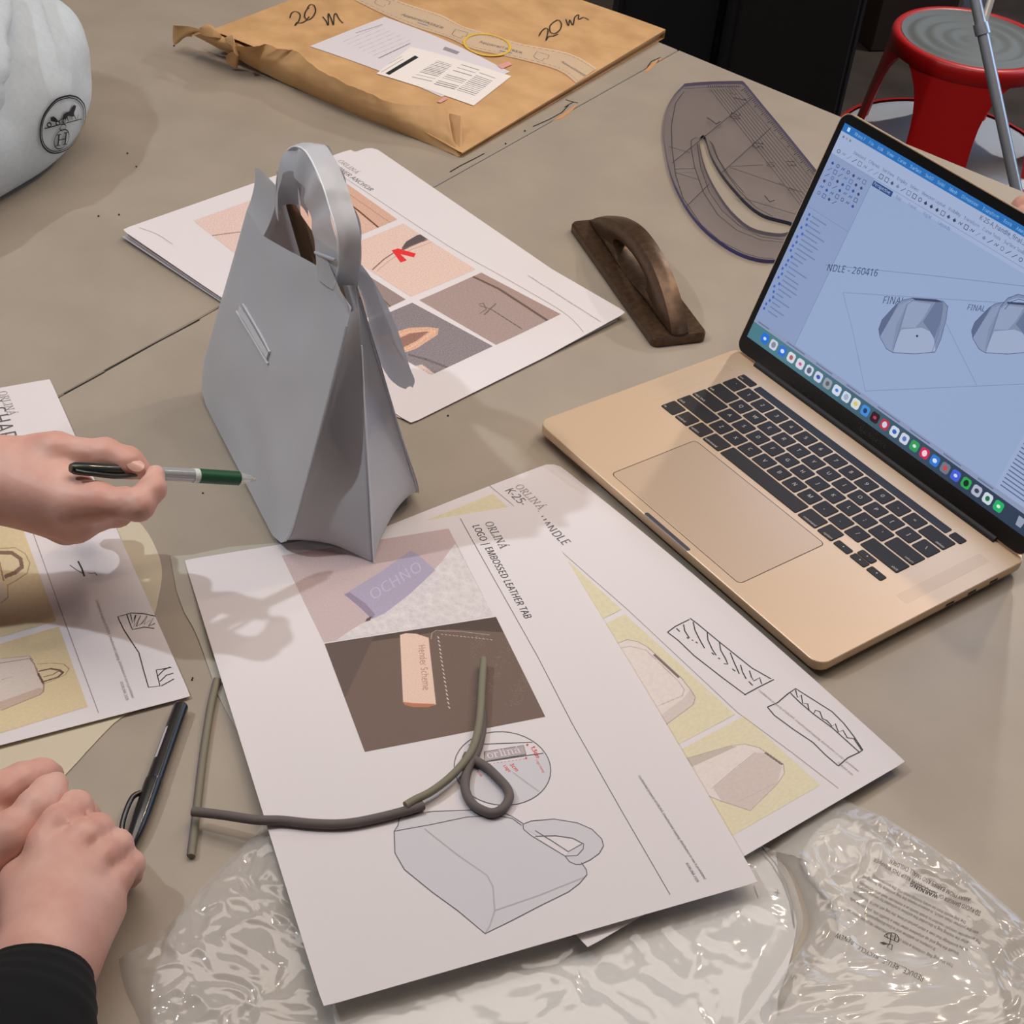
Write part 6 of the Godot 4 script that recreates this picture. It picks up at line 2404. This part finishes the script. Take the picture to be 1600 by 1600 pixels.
	var inner2 := outline_xz([[1230, 1560], [1310, 1450], [1250, 1350], [1300, 1285], [1360, 1310], [1420, 1350], [1480, 1420], [1540, 1500], [1570, 1600], [1540, 1700], [1200, 1700]], 4)
	var wm := Mb.new()
	var wp := PackedVector2Array()
	for p in inner2:
		wp.append(Vector2(p.x, -p.y))
	if Geometry2D.is_polygon_clockwise(wp):
		wp.reverse()
	prism(wm, wp, [[0.0, TY + 0.0008], [0.0, TY + 0.0040], [0.002, TY + 0.0050]], func(x, y, h): return Vector3(x, h, -y))
	var t3 := thing("folded_cloth", "off-white folded cloth inside the mailing bag with the printed warning", "cloth")
	obj("cloth_fold", wm.mesh(), std(Color(0.84, 0.81, 0.77), 0.85), t3)
	var fn := func(u, v): return Vector3(u, TY + h2.call(u, v, 0.5), v)
	seed_uv = Vector2(0.26, -0.67)
	var pr := Mb.new()
	for l in [
		["TO AVOID DANGER OF SUFFOCATION KEEP THIS WRAPPER", [1534, 1424], [1367, 1341]], ["AWAY FROM BABIES AND SMALL CHILDREN", [1517, 1404], [1392, 1343]],
		["WARNING", [1466, 1400], [1423, 1379]],
		["The bag would then be safely biodegraded into the environment.", [1510, 1440], [1364, 1366]],
		["into the polymer chain which, in essence makes the bag available for biodegrad", [1529, 1456], [1349, 1368]],
		["The accelerates catalytic reaction to break bonds at a molecular level and introduces", [1534, 1470], [1344, 1377]],
		["After the mailing bag is discarded the additive is activated by natural sunlight", [1514, 1471], [1340, 1384]],
		["in the knowledge that over a short period of time, the bag will start to biodegrade", [1512, 1483], [1334, 1392]],
		["Should the bag end up anywhere other than a landfill site, you can be safe", [1499, 1489], [1329, 1402]],
		["It contains an additive and is Oxo-Biodegradable.", [1462, 1482], [1350, 1425]],
		["This Mailing Bag contains a min of 30% consumer recycled material", [1490, 1508], [1325, 1420]],
		["REDUCE...REUSE...RECYCLE...RENEW", [1444, 1527], [1308, 1458]]]:
		text(pr, fn, l[0], l[1], l[2], bold if l[0].length() < 10 else sans, 0.0004, 1.0 if l[0].length() < 10 else 1.55)
	stroke(pr, fn, [[1462, 1396], [1424, 1377]], 0.0005, 0.0004)
	var globe := []
	for k in 13:
		var a := PI * k / 12.0 + 0.45
		globe.append([1392 - 12 * cos(a), 1468 - 10 * sin(a)])
	stroke(pr, fn, globe, 0.0006, 0.0004)
	for st in [[[1381, 1463], [1403, 1473]], [[1392, 1458], [1391, 1470]], [[1385, 1459], [1387, 1467]], [[1399, 1461], [1397, 1470]], [[1391, 1470], [1389, 1477]]]:
		stroke(pr, fn, st, 0.0006, 0.0004)
	filled(pr, fn, [[1389, 1476], [1380, 1472], [1374, 1473], [1380, 1477]], 0.0004)
	stroke(pr, fn, [[1389, 1475], [1394, 1477], [1393, 1485], [1386, 1480], [1389, 1475]], 0.0006, 0.0004)
	obj("warning_print", pr.mesh(), std(Color(0.20, 0.19, 0.18), 0.6), t2, "upside-down printed warning text with a globe and leaf")
	seed_uv = Vector2(0.15, 0.15)


# ---------------------------------------------------------------- hands
class Field:
	var lo: Vector3
	var n: Vector3i
	var c: float
	var d := PackedFloat32Array()

	func _init(a: Vector3, b: Vector3, cell: float) -> void:
		lo = a
		c = cell
		n = Vector3i(((b - a) / cell).ceil()) + Vector3i.ONE
		d.resize(n.x * n.y * n.z)
		d.fill(1.0)

	func bone(A: Vector3, B: Vector3, ra: float, rb: float, k: float, sq := 1.0) -> void:
		var pad := maxf(ra, rb) + k + c * 3.0
		var i0 := Vector3i(((A.min(B) - Vector3.ONE * pad - lo) / c).floor()).max(Vector3i.ZERO)
		var i1 := Vector3i(((A.max(B) + Vector3.ONE * pad - lo) / c).ceil()).min(n - Vector3i.ONE)
		var ab := B - A
		var l2 := maxf(ab.length_squared(), 1e-9)
		for z in range(i0.z, i1.z + 1):
			for y in range(i0.y, i1.y + 1):
				var row := (z * n.y + y) * n.x
				for x in range(i0.x, i1.x + 1):
					var p := lo + Vector3(x, y, z) * c - A
					var t := clampf(p.dot(ab) / l2, 0.0, 1.0)
					var q := p - ab * t
					q.y *= sq
					var v := q.length() - lerpf(ra, rb, t)
					var o := d[row + x]
					var h := maxf(k - absf(o - v), 0.0) / k
					d[row + x] = minf(o, v) - h * h * k * 0.25

	func merge(f: PackedFloat32Array, palm: PackedFloat32Array, k: float) -> void:
		# a finger joins the palm softly and the other fingers sharply
		for i in d.size():
			var v := f[i]
			if v < 0.05:
				var o := palm[i]
				var h := maxf(k - absf(o - v), 0.0) / k
				var s := minf(o, v) - h * h * k * 0.25
				if s < d[i]:
					d[i] = s


func nets(m: Mb, f: Field) -> void:
	var at := {}
	var nx := f.n.x
	var ny := f.n.y
	var nz := f.n.z
	var off := [Vector3i(0, 0, 0), Vector3i(1, 0, 0), Vector3i(0, 1, 0), Vector3i(1, 1, 0), Vector3i(0, 0, 1), Vector3i(1, 0, 1), Vector3i(0, 1, 1), Vector3i(1, 1, 1)]
	var edges := [[0, 1], [2, 3], [4, 5], [6, 7], [0, 2], [1, 3], [4, 6], [5, 7], [0, 4], [1, 5], [2, 6], [3, 7]]
	var step := PackedInt32Array()
	for o in off:
		step.append((o.z * ny + o.y) * nx + o.x)
	var d := f.d
	for z in nz - 1:
		for y in ny - 1:
			var row := (z * ny + y) * nx
			for x in nx - 1:
				var i := row + x
				var v0 := d[i]
				if absf(v0) > f.c * 2.5:
					continue
				var neg := 0
				for k in 8:
					if d[i + step[k]] < 0.0:
						neg += 1
				if neg == 0 or neg == 8:
					continue
				var s := Vector3.ZERO
				var cnt := 0
				for e in edges:
					var a := d[i + step[e[0]]]
					var b := d[i + step[e[1]]]
					if (a < 0.0) != (b < 0.0):
						s += Vector3(off[e[0]]).lerp(Vector3(off[e[1]]), a / (a - b))
						cnt += 1
				at[i] = m.vert(f.lo + (Vector3(x, y, z) + s / cnt) * f.c)
	var sx := 1
	var sy := nx
	var sz := nx * ny
	for i in at.keys():
		for ax in 3:
			var e: int = [sx, sy, sz][ax]
			var u: int = [sy, sz, sx][ax]
			var w: int = [sz, sx, sy][ax]
			var a := d[i]
			var b := d[i + e]
			if (a < 0.0) == (b < 0.0):
				continue
			if not (at.has(i - u) and at.has(i - w) and at.has(i - u - w)):
				continue
			if a < 0.0:
				m.quad(at[i - u - w], at[i - w], at[i], at[i - u])
			else:
				m.quad(at[i - u - w], at[i - u], at[i], at[i - w])


func hand(m: Mb, palm: Array, fingers: Array, cell: float, kp := 0.014) -> void:
	# palm: bones [A, B, ra, rb]; fingers: chains of [point, radius]
	var lo := Vector3.ONE * 1e9
	var hi := -lo
	for b in palm:
		for k in 2:
			lo = lo.min(b[k] - Vector3.ONE * (b[2 + k] + 0.012))
			hi = hi.max(b[k] + Vector3.ONE * (b[2 + k] + 0.012))
	for ch in fingers:
		for j in ch:
			lo = lo.min(j[0] - Vector3.ONE * (j[1] + 0.012))
			hi = hi.max(j[0] + Vector3.ONE * (j[1] + 0.012))
	var f := Field.new(lo, hi, cell)
	for b in palm:
		f.bone(b[0], b[1], b[2], b[3], kp, 1.0 if b.size() < 5 else b[4])
	var base := f.d.duplicate()
	for ch in fingers:
		var g := Field.new(lo, hi, cell)
		for j in ch.size() - 1:
			g.bone(ch[j][0], ch[j + 1][0], ch[j][1], ch[j + 1][1], 0.005)
			# knuckles are a little thicker than the bones between them
			if j > 0:
				g.bone(ch[j][0], ch[j][0] + Vector3(0, 0.0003, 0), ch[j][1] * 1.05, ch[j][1] * 1.05, 0.006)
		f.merge(g.d, base, 0.0055)
	nets(m, f)


func nail(parent: Node, at: Vector3, along: Vector3, up: Vector3, len: float, wid: float, mat: Material) -> void:
	var x := along.normalized()
	var z := x.cross(up).normalized()
	var y := z.cross(x).normalized()
	var m := Mb.new()
	m.grid(8, 8, func(a, b):
		var u: float = (a - 0.5) * 2.0
		var v: float = (b - 0.5) * 2.0
		var r := Vector2(u * sqrt(1.0 - v * v * 0.45), v * sqrt(1.0 - u * u * 0.45))
		return at + x * r.x * len * 0.5 + z * r.y * wid * 0.5 - y * (r.y * r.y * wid * 0.20 + 0.0006 * r.x * r.x))
	obj("fingernail", m.mesh(), mat, parent)


func J(a: Array) -> Array:
	return [P(a[0], a[1], a[2]), a[3]]


func build_people() -> void:
	var blush := noise_tex(0.012, Color(0.90, 0.80, 0.78), Color(1, 1, 1), 31, 256, 4)
	var skin := tex(std(Color(0.88, 0.715, 0.655), 0.5), blush, 7.0)
	skin.subsurf_scatter_enabled = true
	skin.subsurf_scatter_strength = 0.12
	var nailm := std(Color(0.86, 0.69, 0.62), 0.25)
	# ---- the hand that points with the green pen
	var t := thing("person", "bare forearm and hand pointing a green pen at the mock-up", "person")
	var W := P(-35, 748, 0.112)
	var el := P(-430, 800, 0.085)
	var M2 := P(112, 786, 0.124)
	var M3 := P(117, 815, 0.104)
	var M4 := P(104, 820, 0.084)
	var M5 := P(84, 816, 0.066)
	var cmc := P(8, 727, 0.122)
	var palm := [[el, W.lerp(el, 0.35), 0.036, 0.029], [W.lerp(el, 0.35), W, 0.029, 0.0245], [W, M2, 0.0225, 0.0145], [W, M3, 0.0225, 0.0155], [W, M4, 0.020, 0.0145], [W, M5, 0.018, 0.0125], [W, cmc, 0.021, 0.0160], [cmc, P(70, 706, 0.132), 0.0160, 0.0125], [cmc, M2, 0.014, 0.012], [P(60, 720, 0.125), P(85, 770, 0.118), 0.012, 0.013], [P(78, 738, 0.126), P(122, 768, 0.122), 0.0125, 0.0125]]
	var fingers := [
		[J([60, 708, 0.131, 0.0130]), J([88, 704, 0.137, 0.0118]), J([165, 711, 0.138, 0.0105]), J([200, 723, 0.136, 0.0098]), J([221, 734, 0.132, 0.0070])],
		[J([105, 784, 0.122, 0.0150]), J([150, 784, 0.128, 0.0125]), J([216, 789, 0.134, 0.0098]), J([238, 764, 0.138, 0.0082]), J([243, 741, 0.138, 0.0070])],
		[J([117, 815, 0.104, 0.0140]), J([184, 798, 0.096, 0.0100]), J([196, 782, 0.082, 0.0085]), J([178, 776, 0.080, 0.0078])],
		[J([104, 820, 0.084, 0.0130]), J([168, 798, 0.070, 0.0095]), J([176, 786, 0.058, 0.0082]), J([150, 784, 0.058, 0.0075])],
		[J([84, 816, 0.066, 0.0115]), J([146, 806, 0.052, 0.0088]), J([150, 794, 0.040, 0.0076]), J([120, 788, 0.042, 0.0068])]]
	var m := Mb.new()
	hand(m, palm, fingers, 0.0032)
	var body := obj("hand_and_forearm", m.mesh(), skin, t)
	var tip := P(219, 727, 0.137)
	nail(body, P(212, 725, 0.1425), P(224, 733, 0.134) - P(190, 718, 0.139), (CAM - tip).normalized() + UPV * 0.5, 0.0125, 0.0098, nailm)
	build_green_pen()
	# ---- clasped hands
	var t2 := thing("person", "two clasped hands with a black knit sleeve resting on the table", "person")
	m = Mb.new()
	# upper hand, reaching in from the sleeve
	W = P(62, 1516, 0.046)
	el = P(-60, 1860, 0.050)
	var a2 := P(73, 1312, 0.058)
	var a3 := P(111, 1327, 0.060)
	var a4 := P(142, 1353, 0.054)
	var a5 := P(164, 1394, 0.045)
	palm = [[el, W, 0.036, 0.026], [W, W.lerp(a2, 0.88), 0.0225, 0.0110], [W, W.lerp(a3, 0.88), 0.0225, 0.0110], [W, W.lerp(a4, 0.88), 0.0215, 0.0106], [W, W.lerp(a5, 0.88), 0.0200, 0.0100], [P(50, 1440, 0.045), P(30, 1370, 0.040), 0.018, 0.014], [P(112, 1500, 0.038), P(163, 1420, 0.036), 0.016, 0.013]]
	fingers = [
		[J([70, 1316, 0.057, 0.0122]), J([92, 1286, 0.060, 0.0098]), J([119, 1262, 0.055, 0.0092]), J([132, 1276, 0.032, 0.0085]), J([112, 1298, 0.020, 0.0078])],
		[J([109, 1330, 0.059, 0.0122]), J([131, 1309, 0.060, 0.0094]), J([152, 1297, 0.052, 0.0089]), J([158, 1308, 0.028, 0.0085]), J([138, 1330, 0.016, 0.0078])],
		[J([140, 1356, 0.053, 0.0118]), J([161, 1336, 0.053, 0.0090]), J([183, 1321, 0.044, 0.0085]), J([184, 1334, 0.022, 0.0082]), J([162, 1358, 0.013, 0.0076])],
		[J([162, 1396, 0.044, 0.0110]), J([183, 1371, 0.043, 0.0082]), J([203, 1351, 0.034, 0.0078]), J([200, 1364, 0.017, 0.0076]), J([180, 1386, 0.011, 0.0070])]]
	hand(m, palm, fingers, 0.0032)
	# the other hand, thumb on top
	var W2 := P(-190, 1440, 0.036)
	palm = [[P(-420, 1620, 0.045), W2, 0.034, 0.026], [W2, P(-40, 1300, 0.034), 0.024, 0.018], [W2, P(-10, 1350, 0.030), 0.022, 0.016], [P(-40, 1300, 0.034), P(20, 1300, 0.028), 0.017, 0.013], [P(-20, 1360, 0.024), P(50, 1330, 0.022), 0.016, 0.013]]
	fingers = [
		[J([-30, 1345, 0.046, 0.0170]), J([16, 1306, 0.056, 0.0135]), J([58, 1262, 0.060, 0.0108]), J([76, 1240, 0.058, 0.0098]), J([88, 1224, 0.054, 0.0078])],
		[J([-60, 1275, 0.040, 0.0150]), J([0, 1238, 0.046, 0.0118]), J([36, 1220, 0.046, 0.0104]), J([66, 1211, 0.042, 0.0092]), J([82, 1210, 0.036, 0.0078])],
		[J([-40, 1300, 0.028, 0.0140]), J([20, 1258, 0.030, 0.0105]), J([60, 1240, 0.026, 0.0092]), J([86, 1244, 0.018, 0.0080])]]
	hand(m, palm, fingers, 0.0032)
	var b2 := obj("hands_and_forearms", m.mesh(), skin, t2)
	nail(b2, P(93, 1219, 0.0615), P(90, 1222, 0.054) - P(72, 1246, 0.060), Vector3(0.7, 0.7, -0.1), 0.0110, 0.0095, nailm)
	var knit := relief(std(Color(0.018, 0.018, 0.020), 0.95), noise_tex(0.2, Color.BLACK, Color.WHITE, 44, 128, 2), 0.05)
	knit.rim_enabled = true
	knit.rim = 0.15
	var sl := Mb.new()
	var path := [P(60, 1512, 0.046), P(57, 1530, 0.046), P(50, 1560, 0.047), P(36, 1600, 0.048), P(0, 1690, 0.050), P(-60, 1860, 0.052)]
	path = smooth_path(path, 5)
	var rad := []
	for k in path.size():
		var f := k / float(path.size() - 1)
		rad.append(lerpf(0.0305, 0.047, smoothstep(0.0, 1.0, f)) - (0.0036 if k == 0 else (0.0008 if k == 1 else 0.0)) + 0.0006 * sin(k * 1.9))
	tube(sl, path, rad, 40, false, 0.95)
	obj("sleeve", sl.mesh(), knit, t2, "black knit sleeve cuff")
	# ---- fingers behind the laptop
	var t3 := thing("person", "fingertips resting on the table behind the laptop lid", "person")
	m = Mb.new()
	palm = [[P(1900, 330, 0.05), P(1720, 330, 0.045), 0.034, 0.026], [P(1720, 330, 0.045), P(1665, 325, 0.040), 0.022, 0.015], [P(1720, 330, 0.045), P(1670, 345, 0.040), 0.022, 0.015], [P(1720, 330, 0.045), P(1680, 365, 0.040), 0.020, 0.014]]
	fingers = []
	for k in 4:
		var y := 318.0 + k * 15.0
		fingers.append([J([1668 + k * 5, y + 3, 0.040, 0.0135]), J([1628 + k * 4, y, 0.034, 0.0108]), J([1598 + k * 3, y + 3, 0.022, 0.0094]), J([1585 + k * 3, y + 9, 0.012, 0.0080])])
	hand(m, palm, fingers, 0.004)
	obj("hand_and_forearm", m.mesh(), skin, t3)


func build_green_pen() -> void:
	var t := thing("ballpoint_pen", "clear ballpoint pen with a green grip held in the pointing hand", "pen")
	var a := P(108, 731, 0.150)
	var b := P(399, 749, 0.092)
	var d := b - a
	var along := func(px): # fraction of the pen at a pixel column
		var lo := 0.0
		var hi := 1.0
		for it in 24:
			var mid := (lo + hi) * 0.5
			if proj(a + d * mid).x < px:
				lo = mid
			else:
				hi = mid
		return lo
	var seg := func(called: String, prof: Array, mat: Material, label := ""):
		var m := Mb.new()
		var pts := []
		var rr := []
		for p in prof:
			pts.append(a + d * along.call(p[0]))
			rr.append(p[1])
		tube(m, pts, rr, 20, true)
		obj(called, m.mesh(), mat, t, label)
	var dark := std(Color(0.02, 0.10, 0.06), 0.12)
	dark.clearcoat_enabled = true
	dark.clearcoat = 0.8
	seg.call("rear_barrel", [[110, 0.0030], [116, 0.0044], [140, 0.0050], [224, 0.0050]], dark, "dark green glossy rear end")
	seg.call("clear_barrel", [[224, 0.0049], [300, 0.0049], [306, 0.0051]], std(Color(0.72, 0.73, 0.74), 0.15, 0.35), "silver clear barrel")
	seg.call("collar", [[301, 0.0054], [309, 0.0054]], std(Color(0.86, 0.87, 0.86), 0.2))
	var grip := []
	for k in 29:
		grip.append([309 + k * 2.25, 0.0052 + (0.0003 if k % 2 == 0 else 0.0)])
	seg.call("grip", grip, std(Color(0.03, 0.30, 0.17), 0.5), "green ribbed rubber grip")
	seg.call("clear_cone", [[372, 0.0050], [378, 0.0044], [392, 0.0026], [394, 0.0020]], film(Color(0.85, 0.85, 0.82), 0.35, 0.06))
	seg.call("tip", [[392, 0.0019], [399, 0.0012]], std(Color(0.82, 0.80, 0.74), 0.25, 0.6))
	var cl := Mb.new()
	var side := (CAM - a).normalized()
	var up := UPV
	tube(cl, smooth_path([a + d * along.call(118) + side * 0.005 - up * 0.002, a + d * along.call(140) + side * 0.0085 - up * 0.003, a + d * along.call(180) + side * 0.0085 - up * 0.004, a + d * along.call(212) + side * 0.006 - up * 0.002], 5), [0.0022, 0.0020, 0.0018], 10, true)
	obj("clip", cl.mesh(), dark, t)
